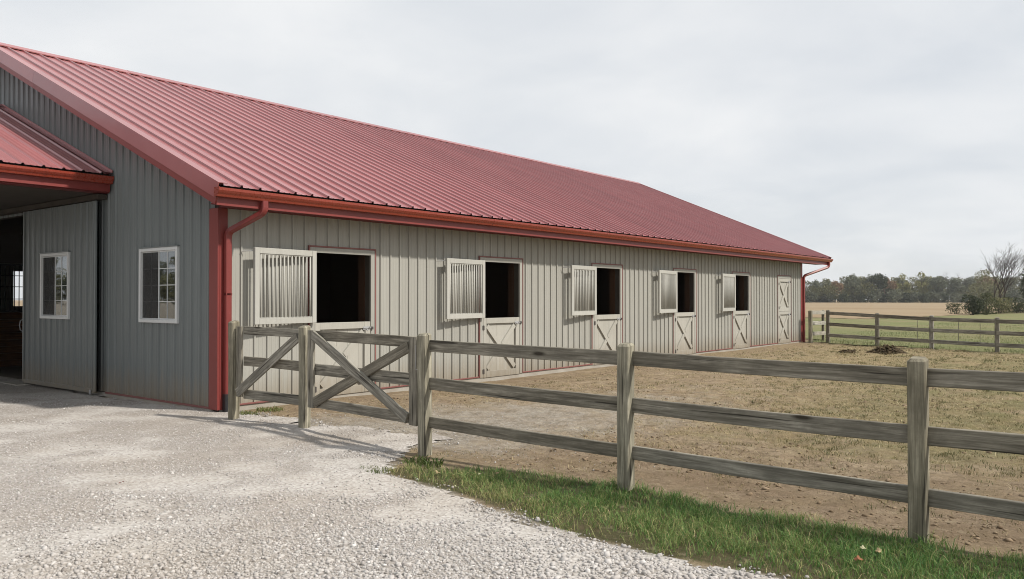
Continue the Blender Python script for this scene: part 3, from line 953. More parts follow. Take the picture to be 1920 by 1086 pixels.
def gutter(name, parent, x0, z0, y0, y1, mat='gutter_metal', step=6.1):
    g = MB().extrude(gutter_prof(x0, z0), lambda a, b: (a, y0, b), lambda a, b: (a, y1, b)).build(name, mat, parent)
    cap = [(x0 - 0.002, z0 + 0.13), (x0 - 0.002, z0 - 0.003), (x0 + 0.077, z0 - 0.003), (x0 + 0.092, z0 + 0.028), (x0 + 0.112, z0 + 0.053), (x0 + 0.130, z0 + 0.083), (x0 + 0.132, z0 + 0.13)]
    for yy in (y0, y1):
        MB().extrude(cap, lambda a, b: (a, yy - 0.006, b), lambda a, b: (a, yy + 0.006, b)).build('end_cap', mat, g)
    y = y0 + step
    while y < y1 - 0.5:
        MB().extrude(cap, lambda a, b: (a, y - 0.025, b - 0.001), lambda a, b: (a, y + 0.025, b - 0.001), caps=False, closed=False).build('gutter_seam', mat, g)
        y += step
    return g
gutter('gutter', barn, 0.533, 3.155, YN - 0.02, YF + 0.12)

def rect_tube(name, parent, pts, w, t, mat, side=(0, 1, 0)):
    """rectangular downspout: w across `side`, t across the other way; mitred at the bends"""
    pts = [Vector(q) for q in pts]; side = Vector(side)
    vs = []; fs = []
    n = len(pts)
    for i, q in enumerate(pts):
        d = (pts[min(i + 1, n - 1)] - pts[max(i - 1, 0)]).normalized()
        b = d.cross(side).normalized(); sdd = b.cross(d).normalized()
        for (u, v) in ((-1, -.75), (-.75, -1), (.75, -1), (1, -.75), (1, .75), (.75, 1), (-.75, 1), (-1, .75)):
            vs.append(q + sdd * (u * w / 2) + b * (v * t / 2))
    for i in range(n - 1):
        for k in range(8):
            k2 = (k + 1) % 8
            fs.append((i * 8 + k, i * 8 + k2, (i + 1) * 8 + k2, (i + 1) * 8 + k))
    fs += [tuple(range(8)), tuple(range((n - 1) * 8, n * 8))]
    return MB().add(vs, fs).build(name, mat, parent)
def arc(a, b, c, n=4):
    """rounded corner at b"""
    a, b, c = Vector(a), Vector(b), Vector(c)
    return [(a * (1 - t) ** 2 + b * 2 * t * (1 - t) + c * t * t) for t in [i / n for i in range(n + 1)]]
# near downspout
up0 = Vector((0.575, 0.40, 3.16)); e1 = Vector((0.575, 0.40, 2.99)); e2v = Vector((0.082, 0.105, 2.70)); lo = Vector((0.082, 0.105, 0.25))
d12 = (e2v - e1).normalized()
path = [up0] + arc(e1 + Vector((0, 0, 0.07)), e1, e1 + d12 * 0.09) + arc(e2v - d12 * 0.07, e2v, e2v - Vector((0, 0, 0.09))) + [lo]
ds = rect_tube('downspout', barn, path, 0.10, 0.080, 'red_trim')
boxpart('strap', 'red_trim', ds, (0.034, 0.055, 1.75), (0.122, 0.155, 1.78))
rect_tube('drain_boot', ds, [(0.082, 0.105, 0.27), (0.082, 0.105, 0.05), (0.082, 0.105, -0.05)], 0.115, 0.10, 'black_plastic')
# far downspout
up0 = Vector((0.575, 26.62, 3.16)); e1 = Vector((0.575, 26.62, 2.96)); e2v = Vector((0.06, 25.20, 2.58)); lo = Vector((0.06, 25.20, 0.0))
d12 = (e2v - e1).normalized()
path = [up0] + arc(e1 + Vector((0, 0, 0.09)), e1, e1 + d12 * 0.18) + arc(e2v - d12 * 0.15, e2v, e2v - Vector((0, 0, 0.12))) + [lo]
ds = rect_tube('downspout', barn, path, 0.10, 0.085, 'red_trim')
ds['label'] = 'dark red downspout at the far end of the gutter'

# --- Dutch doors on the long wall
def casing(parent_y, w, top):
    c = MB()
    c.box((-0.012, 0.028, 0.06), (0.028, 0.128, top - 0.028), 0.003).box((-0.012, w - 0.115, 0.06), (0.028, w - 0.028, top - 0.028), 0.003)
    c.box((-0.012, 0.130, top - 0.118), (0.028, w - 0.117, top - 0.028), 0.003)
    o = c.build('door_casing', 'greige_siding', barn, (0, parent_y, 0))
    t = MB()
    t.box((0.0, 0.0, 0.07), (0.036, 0.026, top), 0.003).box((0.0, w - 0.026, 0.07), (0.036, w, top), 0.003).box((0.0, 0.028, top - 0.026), (0.036, w - 0.028, top), 0.003)
    t.build('door_trim', 'muted_trim', barn, (0, parent_y, 0))

def leaf_half(parent, y0, y1, z0, z1, first=True):
    """one braced half of a stall door: boards, frame and X brace"""
    R = []
    n = 5
    for i in range(n):
        a = y0 + (y1 - y0) * i / n; b = y0 + (y1 - y0) * (i + 1) / n
        boxpart('door_board', 'door_paint', parent, (-0.045, a + 0.0012, z0), (-0.013, b - 0.0012, z1), 0.002)
    f0, f1 = -0.0125, 0.030
    boxpart('stile', 'door_paint', parent, (f0, y0, z0), (f1, y0 + 0.10, z1), 0.003)
    boxpart('stile', 'door_paint', parent, (f0, y1 - 0.13, z0), (f1, y1, z1), 0.003)
    boxpart('rail', 'door_paint', parent, (f0, y0 + 0.102, z1 - 0.115), (f1, y1 - 0.132, z1), 0.003)
    boxpart('rail', 'door_paint', parent, (f0, y0 + 0.102, z0), (f1, y1 - 0.132, z0 + 0.13), 0.003)
    ya, yb, za, zb = y0 + 0.115, y1 - 0.145, z0 + 0.15, z1 - 0.135
    def brace(A, B, nm='brace'):
        A = Vector((0, *A)); B = Vector((0, *B))
        d = (B - A).normalized(); nn = Vector((0, -d.z, d.y)); w = 0.05
        vs = []
        for x in (f0, f1 - 0.003):
            for q, s in ((A, -1), (A, 1), (B, 1), (B, -1)):
                vs.append(q + nn * (w * s) + Vector((x, 0, 0)))
        MB().add(vs, [(0, 1, 2, 3), (7, 6, 5, 4), (0, 4, 5, 1), (1, 5, 6, 2), (2, 6, 7, 3), (3, 7, 4, 0)]).build(nm, 'door_paint', parent)
    brace((ya + .02, zb - .03), (yb - .02, za + .03))
    cy, cz = (ya + yb) / 2, (za + zb) / 2
    d = Vector((yb - ya, zb - za)).normalized()
    for sg in (-1, 1):
        q0 = (cy + d.x * 0.062 * sg, cz + d.y * 0.062 * sg)
        q1 = (yb - .02, zb - .03) if sg > 0 else (ya + .02, za + .03)
        brace(q0, q1)

def hardware(parent, y0, y1, z0, z1):
    for z in (z0 + 0.13, z1 - 0.20):
        mb = MB()
        mb.box((0.031, y0 - 0.03, z - 0.045), (0.037, y0 + 0.03, z + 0.045), 0.002)
        mb.tube([(0.034, y0 + 0.002, z - 0.05), (0.034, y0 + 0.002, z + 0.05)], 0.009, 8)
        mb.build('hinge', 'dark_iron', parent)
    mb = MB()
    mb.box((0.031, y1 - 0.17, z1 - 0.145), (0.036, y1 - 0.01, z1 - 0.085), 0.002)
    mb.tube([(0.042, y1 - 0.16, z1 - 0.115), (0.042, y1 + 0.055, z1 - 0.115)], 0.009, 8)
    mb.tube([(0.042, y1 - 0.10, z1 - 0.115), (0.075, y1 - 0.10, z1 - 0.165)], 0.008, 6)
    mb.tube([(0.042, y1 - 0.045, z1 - 0.115), (0.075, y1 - 0.045, z1 - 0.085)], 0.007, 6)
    mb.build('latch', 'steel', parent)
    mb = MB()
    mb.box((0.032, y1 + 0.01, z1 - 0.14), (0.060, y1 + 0.05, z1 - 0.09), 0.003)
    mb.build('keeper', 'dark_iron', parent)
    mb = MB()
    vs = [(0.0265, y1 - 0.30, z1 - 0.06), (0.0265, y1 - 0.13, z1 - 0.13), (0.0265, y1 - 0.13, z1 - 0.02)]

door0 = empty('dutch_door', (0, DOORS[0], 0), parent=barn)
leaf_half(door0, 0.131, DW - 0.131, 0.055, 1.292)
hardware(door0, 0.131, DW - 0.131, 0.055, 1.292)
doors = [door0]
for y in DOORS[1:]:
    d = copy_tree(door0, barn)
    d.location = (0, y, 0)
    doors.append(d)
for y in DOORS:
    casing(y, DW, DTOP)
casing(FULLD, FW, 2.56)
fd = empty('stall_door', (0, FULLD, 0), parent=barn)
fd['label'] = 'closed two-part stall door with two X braces'
leaf_half(fd, 0.131, FW - 0.131, 0.055, 1.225); leaf_half(fd, 0.131, FW - 0.131, 1.232, 2.435)
hardware(fd, 0.131, FW - 0.131, 0.055, 1.225); hardware(fd, 0.131, FW - 0.131, 1.232, 2.435)

# barred upper halves swung back against the wall
UW, UZ0, UZ1 = 1.255, 1.30, 2.487
ud0 = empty('upper_door', (0.062, DOORS[0] + 0.095, 0), math.radians(5.0), barn)
T = 0.048
ch = 0.004
boxpart('stile', 'trim_paint', ud0, (0, -0.088, UZ0), (T, 0.0, UZ1), ch)
boxpart('stile', 'trim_paint', ud0, (0, -UW, UZ0), (T, -UW + 0.088, UZ1), ch)
boxpart('rail', 'trim_paint', ud0, (0.001, -UW + 0.0895, UZ0), (T - 0.001, -0.0895, UZ0 + 0.092), ch)
boxpart('rail', 'trim_paint', ud0, (0.001, -UW + 0.0895, UZ1 - 0.092), (T - 0.001, -0.0895, UZ1), ch)
for (a, b) in (((0.012, -UW + 0.0895, UZ0 + 0.0935), (T - 0.012, -0.0895, UZ0 + 0.106)), ((0.012, -UW + 0.0895, UZ1 - 0.106), (T - 0.012, -0.0895, UZ1 - 0.0935))):
    boxpart('bead', 'trim_paint', ud0, a, b, 0.002)
bar_me = MB().tube([(0, 0, UZ0 + 0.10), (0, 0, UZ1 - 0.10)], 0.0135, 8).mesh('bar', 'trim_paint', True)
nb = 14
for i in range(nb):
    link('bar', bar_me, ud0, (T / 2, -0.122 - i * (UW - 0.244) / (nb - 1), 0))
mb = MB(); mb.tube([(-0.14, -UW - 0.10, UZ1 - 0.06), (0.02, -UW + 0.02, UZ1 - 0.05)], 0.007, 6)
mb.build('stay_hook', 'steel', ud0)
for z in (UZ0 + 0.15, UZ1 - 0.18):
    boxpart('hinge', 'dark_iron', ud0, (-0.012, -0.03, z - 0.04), (-0.001, 0.04, z + 0.04), 0.002)
for k_, y in enumerate(DOORS[1:]):
    u = copy_tree(ud0, barn)
    u.location = (0.062, y + 0.095, 0)
    u.rotation_euler = (0, 0, math.radians((4.2, 5.5, 4.6, 5.2)[k_]))

# stalls behind the doors: wooden partitions and aisle fronts
stalls = empty('stall_row', parent=barn)
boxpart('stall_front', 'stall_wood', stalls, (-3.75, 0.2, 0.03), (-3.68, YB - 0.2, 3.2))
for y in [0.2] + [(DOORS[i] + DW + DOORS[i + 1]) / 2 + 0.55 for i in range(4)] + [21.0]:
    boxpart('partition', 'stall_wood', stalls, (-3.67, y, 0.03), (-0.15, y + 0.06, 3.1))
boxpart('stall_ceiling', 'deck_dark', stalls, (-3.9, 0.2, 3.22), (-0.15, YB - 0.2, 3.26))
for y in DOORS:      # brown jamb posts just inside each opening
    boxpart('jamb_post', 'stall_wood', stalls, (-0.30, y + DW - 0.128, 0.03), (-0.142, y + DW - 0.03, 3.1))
# far aisle side: planked lower front with iron bars above
aisle = empty('aisle_front', parent=barn)
for i in range(8):
    z0 = 0.04 + i * 0.165
    plank('board', aisle, (-11.0, 0.4, z0 + 0.082), (-11.0, 12.0, z0 + 0.082), 0.16, 0.04, 'aisle_wood', seg=6)
boxpart('cap_rail', 'stall_iron', aisle, (-11.03, 0.4, 1.365), (-10.96, 12.0, 1.41))
boxpart('cap_rail', 'stall_iron', aisle, (-11.03, 0.4, 2.50), (-10.96, 12.0, 2.55))
barm = MB().tube([(0, 0, 1.40), (0, 0, 2.51)], 0.011, 6).mesh('aisle_bar', 'stall_iron', True)
for i in range(34):
    link('aisle_bar', barm, aisle, (-11.0, 0.45 + i * 0.105, 0))
for z in (1.68, 1.98, 2.25):
    boxpart('cross_bar', 'stall_iron', aisle, (-11.012, 0.4, z), (-10.988, 4.1, z + 0.018))
boxpart('aisle_post', 'stall_wood', aisle, (-11.1, 0.25, 0.03), (-10.95, 0.40, 3.3))
boxpart('aisle_post', 'stall_wood', aisle, (-11.1, 4.1, 0.03), (-10.95, 4.25, 3.3))
boxpart('aisle_upper', 'deck_dark', aisle, (-11.06, 4.25, 1.41), (-10.98, 12.0, 3.3))
boxpart('aisle_upper', 'deck_dark', aisle, (-11.06, 0.25, 2.56), (-10.98, 4.1, 3.3))

# --- windows
def window(parent, x0, x1, z0, z1, y):
    """white two-sash slider with grilles; face towards -Y"""
    fw = 0.055
    for nm, a, b in (('window_frame', (x0, y - 0.035, z0), (x0 + fw, y + 0.03, z1)), ('window_frame', (x1 - fw, y - 0.035, z0), (x1, y + 0.03, z1)),
                     ('window_frame', (x0 + fw + .001, y - 0.034, z1 - fw), (x1 - fw - .001, y + 0.03, z1)), ('window_frame', (x0 + fw + .001, y - 0.034, z0), (x1 - fw - .001, y + 0.03, z0 + fw))):
        boxpart(nm, 'white_vinyl', parent, a, b, 0.005)
    boxpart('drip_cap', 'red_trim' if False else 'shaded_gable_siding', parent, (x0 - 0.02, y - 0.045, z1 + 0.001), (x1 + 0.02, y + 0.01, z1 + 0.016))
    xm = (x0 + x1) / 2
    # right sash stands proud of the left one
    for (a, b, yy) in ((x0 + fw, xm, y + 0.006), (xm, x1 - fw, y - 0.014)):
        sw = 0.020
        mb = MB().box((a + .001, yy, z0 + fw + .001), (a + sw, yy + 0.02, z1 - fw - .001), 0.002).box((b - sw, yy, z0 + fw + .001), (b - .001, yy + 0.02, z1 - fw - .001), 0.002)
        mb.box((a + sw + .001, yy + .001, z0 + fw + .001), (b - sw - .001, yy + 0.019, z0 + fw + sw), 0.002).box((a + sw + .001, yy + .001, z1 - fw - sw), (b - sw - .001, yy + 0.019, z1 - fw - .001), 0.002)
        mb.build('sash', 'white_vinyl', parent)
        boxpart('pane', 'glass', parent, (a + sw - .004, yy + 0.0095, z0 + fw + sw - .004), (b - sw + .004, yy + 0.0105, z1 - fw - sw + .004))
        if yy > y:      # insect screen over the fixed half
            boxpart('insect_screen', 'screen_mesh', parent, (a + sw, yy - 0.008, z0 + fw + sw), (b - 0.002, yy - 0.007, z1 - fw - sw))
        za, zb = z0 + fw + sw, z1 - fw - sw
        xc = (a + b) / 2
        boxpart('muntin', 'white_vinyl', parent, (xc - 0.006, yy + 0.0015, za), (xc + 0.006, yy + 0.0085, zb))
        for i in (1, 2, 3):
            z = za + (zb - za) * i / 4
            boxpart('muntin', 'white_vinyl', parent, (a + sw, yy + 0.002, z - 0.006), (b - sw, yy + 0.008, z + 0.006))
win = empty('window', parent=barn)
window(win, WIN[0], WIN[1], WIN[2], WIN[3], -0.012)
boxpart('dark_backing', 'deck_dark', win, (WIN[0] - 0.1, 0.45, 1.0), (WIN[1] + 0.1, 0.47, 2.8))  # sheet behind the glass; its dark colour stands in for the dim interior

# --- sliding aisle doors on a track
def sliding(x0, x1, has_window):
    d = empty('sliding_door', parent=barn)
    y = -0.155
    z0, z1 = 0.07, 3.42
    wx0, wx1, wz0, wz1 = -5.80, -4.585, 1.32, 2.555
    mb = MB()
    rects = [(x0, x1, z0, z1)]
    if has_window:
        rects = [(x0, wx0 + .03, z0, z1), (wx1 - .03, x1, z0, z1), (wx0 + .03, wx1 - .03, z0, wz0 + .03), (wx0 + .03, wx1 - .03, wz1 - .03, z1)]
    for (a, b, c_, e) in rects:
        mb.box((a, y + 0.004, c_), (b, y + 0.045, e))
    mb.build('door_core', 'deck_dark', d)
    s = -0.247 + 0.027 - PG * 66
    while s < -0.1:
        a, b = max(s, x0 + 0.05), min(s + PG, x1 - 0.05)
        s += PG
        if b - a < 0.006: continue
        spans = [(a, b, z0 + 0.03, z1)]
        if has_window and b > wx0 and a < wx1:
            spans = []
            if a < wx0: spans.append((a, wx0, z0 + 0.03, z1))
            u, v = max(a, wx0), min(b, wx1)
            spans += [(u, v, z0 + 0.03, wz0), (u, v, wz1, z1)]
            if b > wx1: spans.append((wx1, b, z0 + 0.03, z1))
        for (u, v, c_, e) in spans:
            if v - u > .004:
                strip('siding_panel', d, u, v, fG, bG, lambda q, dd, t: (q, y - dd, t), lambda q, c_=c_: c_, lambda q, e=e: e, 'shaded_gable_siding')
    for (a, b) in ((x0, x0 + 0.05), (x1 - 0.05, x1)):
        boxpart('edge_trim', 'shaded_gable_siding', d, (a, y - 0.028, z0), (b, y + 0.05, z1), 0.004)
    boxpart('bottom_rail', 'shaded_gable_siding', d, (x0 + .051, y - 0.026, z0 - 0.03), (x1 - .051, y + 0.05, z0 + 0.045), 0.004)
    if has_window:
        window(d, wx0, wx1, wz0, wz1, y - 0.008)
    # pull handle on the leading edge
    hx = x0 + 0.025 if has_window else x1 - 0.025
    MB().tube([(hx, y - 0.03, 1.05), (hx, y - 0.075, 1.08), (hx, y - 0.09, 1.17), (hx, y - 0.075, 1.26), (hx, y - 0.03, 1.29)], 0.009, 8).build('pull_handle', 'steel', d)
    mb = MB(); mb.tube([(x1 - 0.12, y - 0.05, 0.02), (x1 - 0.12, y - 0.05, 0.10)], 0.018, 8); mb.build('guide_roller', 'steel', d)
    return d
sliding(-6.63, -3.56, True)
sliding(-12.76, -9.69, False)
mb = MB().box((-12.9, -0.20, 3.44), (-3.45, -0.03, 3.53), 0.006)
mb.build('door_track', 'deck_dark', barn)

# --- entry porch over the aisle door
PX, PZ = -3.28, 3.865         # eave edge
PRZ = 5.75                    # ridge height at XR
PYN = -7.2  # depth out of view lengthened so the porch shuts out more sky
psl = (PRZ - PZ) / (PX - XR)
pn = Vector((psl, 0, 1)).normalized(); psd = Vector((XR - PX, 0, PRZ - PZ)).normalized(); plen = math.hypot(XR - PX, PRZ - PZ)
porch = empty('entry_porch', parent=barn)
fP, bP = prof_fn(PR, -0.20, [(0.0, 0.030, 0.013, 0.026), (PR * 0.36, 0.016, 0.006, 0.0045), (PR * 0.66, 0.016, 0.006, 0.0045)])
s = -0.20 + 0.031
while s > PYN - PR:
    a, b = max(s - PR, PYN), min(s, -0.028)
    s -= PR
    if b - a > .01:
        for sx in (1, -1):
            def pp(q, d, t):
                x = PX + psd.x * t + pn.x * d; z = PZ + psd.z * t + pn.z * d
                return (x if sx == 1 else 2 * XR - x, q, z)
            strip('roof_sheet', porch, a, b, fP, bP, pp, lambda q: 0.0, lambda q: plen, 'roof_metal', 4)
a, b = -0.20 + 0.031, -0.03
for sx in (1, -1):
    strip('roof_sheet', porch, a, b, fP, bP, (lambda q, d, t: (PX + psd.x * t + pn.x * d, q, PZ + psd.z * t + pn.z * d)) if sx == 1 else (lambda q, d, t: (2 * XR - PX - psd.x * t - pn.x * d, q, PZ + psd.z * t + pn.z * d)), lambda q: 0.0, lambda q: plen, 'roof_metal', 4)
MB().extrude([(-0.17, -0.17 * psl + 0.05), (0, 0.068), (0.17, -0.17 * psl + 0.05), (0, 0.045)], lambda u, v: (XR + u, PYN - 0.02, PRZ + v), lambda u, v: (XR + u, -0.03, PRZ + v)).build('ridge_cap', 'roof_metal', porch)
# flashing where the porch roof meets the gable siding
MB().extrude([(0.030, -0.16), (0.036, -0.16), (0.036, -0.04), (0.075, -0.036), (0.075, -0.028), (0.030, -0.028)],
             lambda d, yy: (PX + pn.x * d, yy, PZ + pn.z * d), lambda d, yy: (XR + pn.x * d, yy, PRZ + pn.z * d)).build('wall_flashing', 'roof_metal', porch)
gutter('gutter', porch, PX - 0.055, PZ - 0.165, PYN - 0.02, -0.035)
boxpart('eave_fascia', 'red_trim', porch, (PX - 0.085, PYN, PZ - 0.30), (PX - 0.058, -0.032, PZ - 0.03), 0.004)
boxpart('eave_fascia', 'red_trim', porch, (2 * XR - PX + 0.058, PYN, PZ - 0.30), (2 * XR - PX + 0.085, -0.032, PZ - 0.03), 0.004)
boxpart('eave_beam', 'soffit_red', porch, (PX - 0.32, PYN + 0.05, PZ - 0.32), (PX - 0.09, -0.034, PZ - 0.20))
boxpart('porch_ceiling', 'deck_dark', porch, (2 * XR - PX + 0.33, PYN + 0.05, PZ - 0.322), (PX - 0.33, -0.034, PZ - 0.30))
mb = MB()
vs = [(PX - 0.1, PYN + 0.03, PZ - 0.17), (2 * XR - PX + 0.1, PYN + 0.03, PZ - 0.17), (XR, PYN + 0.03, PRZ - 0.03), (PX - 0.1, PYN + 0.07, PZ - 0.17), (2 * XR - PX + 0.1, PYN + 0.07, PZ - 0.17), (XR, PYN + 0.07, PRZ - 0.03)]
mb.add(vs, [(0, 1, 2), (5, 4, 3), (0, 3, 4, 1), (1, 4, 5, 2), (2, 5, 3, 0)]).build('porch_gable', 'shaded_gable_siding', porch)
for x in (PX - 0.24, 2 * XR - PX + 0.24):
    boxpart('porch_post', 'shaded_gable_siding', porch, (x - 0.08, PYN + 0.12, -0.1), (x + 0.08, PYN + 0.28, PZ - 0.33), 0.008)

# ------------------------------------------------------------------ near fence, gate and braced section
def post(parent, x, y, h, w=0.118, t=0.118, mat='post_wood', tilt=(0, 0), name='fence_post'):
    return plank(name, parent, (x, y, -0.12), (x + tilt[0], y + tilt[1], h - 0.02), w, t, mat, up=(1, 0, 0), seg=9, jit=0.003, ch=0.008, toptaper=0.020, cap_tilt=0.006)

fence = tag(empty('paddock_fence', (4.80, -0.48, 0)), 'weathered grey three-rail board fence in the foreground, right of the X-braced gate', 'fence')
FP = [(4.80, -0.48, 1.32), (7.35, -0.535, 1.30), (9.757, -0.617, 1.285), (12.25, -0.66, 1.28), (14.8, -0.70, 1.28)]
o0 = Vector((4.80, -0.48, 0))
def sub(p): return tuple(Vector(p) - o0)
for i, (x, y, h) in enumerate(FP):
    post(fence, x - o0.x, y - o0.y, h, tilt=(rng.uniform(-.012, .012), rng.uniform(-.01, .01)))
RT = [(1.255, 0.845, 0.415), (1.235, 0.82, 0.39), (1.212, 0.808, 0.372), (1.205, 0.80, 0.365), (1.205, 0.80, 0.365)]
RH = [0.128, 0.132, 0.122]
for i in range(4):
    (xa, ya, _), (xb, yb, _) = FP[i], FP[i + 1]
    for k in range(3):
        za, zb = RT[i][k] - RH[k] / 2, RT[i + 1][k] - RH[k] / 2
        dz = rng.uniform(-0.006, 0.006)
        plank('fence_rail', fence, sub((xa + 0.052, ya + 0.030, za + dz)), sub((xb - 0.052, yb + 0.030, zb + dz)), RH[k], 0.036, seg=14, jit=0.004)

bf = tag(empty('braced_fence_section', (0.86, -0.29, 0)), 'short weathered fence section with one diagonal brace between barn corner and gate', 'fence')
o0 = Vector((0.86, -0.29, 0))
post(bf, 0, 0, 1.385)
post(bf, 2.33 - 0.86, -0.20 + 0.29, 1.345)
# direction along this section
u = (Vector((2.33, -0.20, 0)) - o0).normalized()
nrm = Vector((u.y, -u.x, 0))      # towards the camera
def onl(s_, z, off): return tuple(u * s_ + nrm * off + Vector((0, 0, z)))
plank('stile', bf, onl(0.150, 0.335, 0.014), onl(0.150, 1.312, 0.014), 0.115, 0.034, up=tuple(u))
for (za, zb, h) in ((1.258, 1.242, 0.112), (0.830, 0.812, 0.130), (0.375, 0.368, 0.132)):
    plank('fence_rail', bf, onl(0.21, za, -0.022), onl(1.42, zb, -0.022), h, 0.034)
plank('brace', bf, onl(0.150, 0.385, 0.036 + 0.016), onl(1.385, 1.195, 0.036), 0.125, 0.030)

gate = tag(empty('paddock_gate', (2.33, -0.20, 0)), 'weathered wooden gate with a large X brace beside the barn corner', 'gate')
o0 = Vector((2.33, -0.20, 0))
u = (Vector((4.80, -0.48, 0)) - o0).normalized(); nrm = Vector((u.y, -u.x, 0))
plank('stile', gate, onl(0.190, 0.300, 0.012), onl(0.190, 1.292, 0.012), 0.135, 0.036, up=tuple(u))
plank('stile', gate, onl(2.300, 0.300, 0.012), onl(2.300, 1.275, 0.012), 0.135, 0.036, up=tuple(u))
for (za, zb, h) in ((1.225, 1.214, 0.125), (0.792, 0.80, 0.142), (0.362, 0.368, 0.122)):
    plank('gate_rail', gate, onl(0.20, za, -0.026), onl(2.29, zb, -0.026), h, 0.036, seg=12)
plank('brace', gate, onl(0.255, 0.372, 0.013), onl(2.215, 1.165, 0.013), 0.125, 0.030, seg=12)
plank('brace', gate, onl(0.275, 1.235, 0.046), onl(2.225, 0.372, 0.046), 0.125, 0.030, seg=12)
MB().box((2.375, -0.02, 0.86), (2.44, 0.01, 0.885)).build('latch', 'dark_iron', gate).rotation_euler = (0, 0, math.atan2(u.y, u.x))
mbw = MB().tube([(2.385, -0.05, 1.19), (2.392, -0.055, 1.02), (2.385, -0.06, 0.93), (2.43, -0.06, 0.925)], 0.004, 5).build('latch_wire', 'steel', gate)
mbw.rotation_euler = (0, 0, math.atan2(u.y, u.x))

# ------------------------------------------------------------------ far fence and its little gate
ff = tag(empty('far_fence', (0.92, 25.4, 0)), 'dark three-rail fence at the back of the paddock, in front of the pasture', 'fence')
o0 = Vector((0.92, 25.4, 0))
us = Vector((6.91 - 0.92, 22.98 - 25.4, 0)).normalized()
FS = [0.0, 2.15, 4.25, 6.463, 8.75, 11.1, 13.5]
FH = [1.26, 1.175, 1.125, 1.10, 1.10, 1.10, 1.10]
for s_, h in zip(FS, FH):
    q = us * s_
    post(ff, q.x, q.y, h, 0.125, 0.125, 'weathered_wood')
FR = [(1.205, .785, .365), (1.135, .73, .33), (1.07, .69, .315), (1.045, .675, .295), (1.03, .665, .29), (1.03, .665, .29), (1.03, .665, .29)]
for i in range(6):
    for k in range(3):
        A = us * (FS[i] + 0.03); B = us * (FS[i + 1] - 0.03)
        off = Vector((us.y, -us.x, 0)) * 0.075
        if i == 0: A = us * 0.06
        plank('fence_rail', ff, A + off + Vector((0, 0, FR[i][k] - 0.06)), B + off + Vector((0, 0, FR[i + 1][k] - 0.06)), 0.125, 0.034, seg=6)
fg = tag(empty('open_field_gate', (0.38, 25.0, 0)), 'pale sunlit three-board gate section at the far barn corner', 'gate')
post(fg, 0.0, 0.0, 1.24, 0.125, 0.125, 'post_wood')
post(fg, 0.0, 1.48, 1.24, 0.09, 0.09, 'weathered_wood')
for z in (1.165, 0.755, 0.345):
    plank('gate_board', fg, (0.03, 0.06, z), (0.09, 1.48, z - 0.02), 0.15, 0.03, 'sunlit_wood', seg=5)

# thin stakes in the pasture
for (x, y, h) in ((3.50, 27.97, 0.95), (4.83, 28.53, 0.9), (5.48, 29.05, 0.9)):
    pos = {3.50: 'nearest the barn', 4.83: 'middle one of the three', 5.48: 'furthest right'}[x]
    o = MB().tube([(0, 0, -0.1), (0.004, 0, h * 0.5), (0.0, 0.004, h)], 0.009, 6).build('pasture_stake', 'dark_iron', None, (x, y, 0))
    tag(o, 'thin dark stake standing in the pasture behind the far fence, ' + pos, 'stake', 'thin stakes in the pasture')

# ------------------------------------------------------------------ scattered ground cover
def fov_points(n, r0, r1, power, half=36.0):
    """random ground points in the sector the camera can see; density falls as r**-power"""
    uu = nr.random(n)
    if abs(power - 2) < 1e-6:
        r_ = r0 * (r1 / r0) ** uu
    else:
        e = 2 - power
        r_ = (r0 ** e + uu * (r1 ** e - r0 ** e)) ** (1 / e)
    th = math.radians(90 + 38.52) + np.radians(nr.uniform(-half, half, n))
    return CAM.x + r_ * np.cos(th), CAM.y + r_ * np.sin(th), r_

PHI = (1 + 5 ** .5) / 2
ICO_V = np.array([(-1, PHI, 0), (1, PHI, 0), (-1, -PHI, 0), (1, -PHI, 0), (0, -1, PHI), (0, 1, PHI), (0, -1, -PHI), (0, 1, -PHI), (PHI, 0, -1), (PHI, 0, 1), (-PHI, 0, -1), (-PHI, 0, 1)]) / math.sqrt(1 + PHI * PHI)
ICO_F = np.array([(0, 11, 5), (0, 5, 1), (0, 1, 7), (0, 7, 10), (0, 10, 11), (1, 5, 9), (5, 11, 4), (11, 10, 2), (10, 7, 6), (7, 1, 8), (3, 9, 4), (3, 4, 2), (3, 2, 6), (3, 6, 8), (3, 8, 9), (4, 9, 5), (2, 4, 11), (6, 2, 10), (8, 6, 7), (9, 8, 1)])
def rot_mats(n):
    q = nr.normal(size=(n, 4)); q /= np.linalg.norm(q, axis=1)[:, None]
    w, x, y, z = q.T
    return np.stack([1 - 2 * (y * y + z * z), 2 * (x * y - z * w), 2 * (x * z + y * w), 2 * (x * y + z * w), 1 - 2 * (x * x + z * z), 2 * (y * z - x * w), 2 * (x * z - y * w), 2 * (y * z + x * w), 1 - 2 * (x * x + y * y)], 1).reshape(n, 3, 3)
def stones(name, x, y, z, size, mat, flat=0.75):
    n = len(x)
    V = np.repeat(ICO_V[None], n, 0) * (1 + nr.uniform(-0.38, 0.34, (n, 12, 1)))
    sc = np.stack([nr.uniform(0.75, 1.35, n), nr.uniform(0.6, 1.1, n), nr.uniform(0.5, 0.95, n)], 1)
    V = V * sc[:, None, :]
    V = np.einsum('nij,nkj->nki', rot_mats(n), V)
    V[:, :, 2] *= flat
    V = V * size[:, None, None]
    V[:, :, 0] += x[:, None]; V[:, :, 1] += y[:, None]; V[:, :, 2] += (z + size * 0.12)[:, None]
    F = (ICO_F[None] + (np.arange(n) * 12)[:, None, None]).reshape(-1, 3)
    tint = np.repeat(np.clip(nr.normal(0.5, 0.22, n), 0, 1), 12)
    return np_mesh(name, V.reshape(-1, 3), F, mat, {'tint': tint})

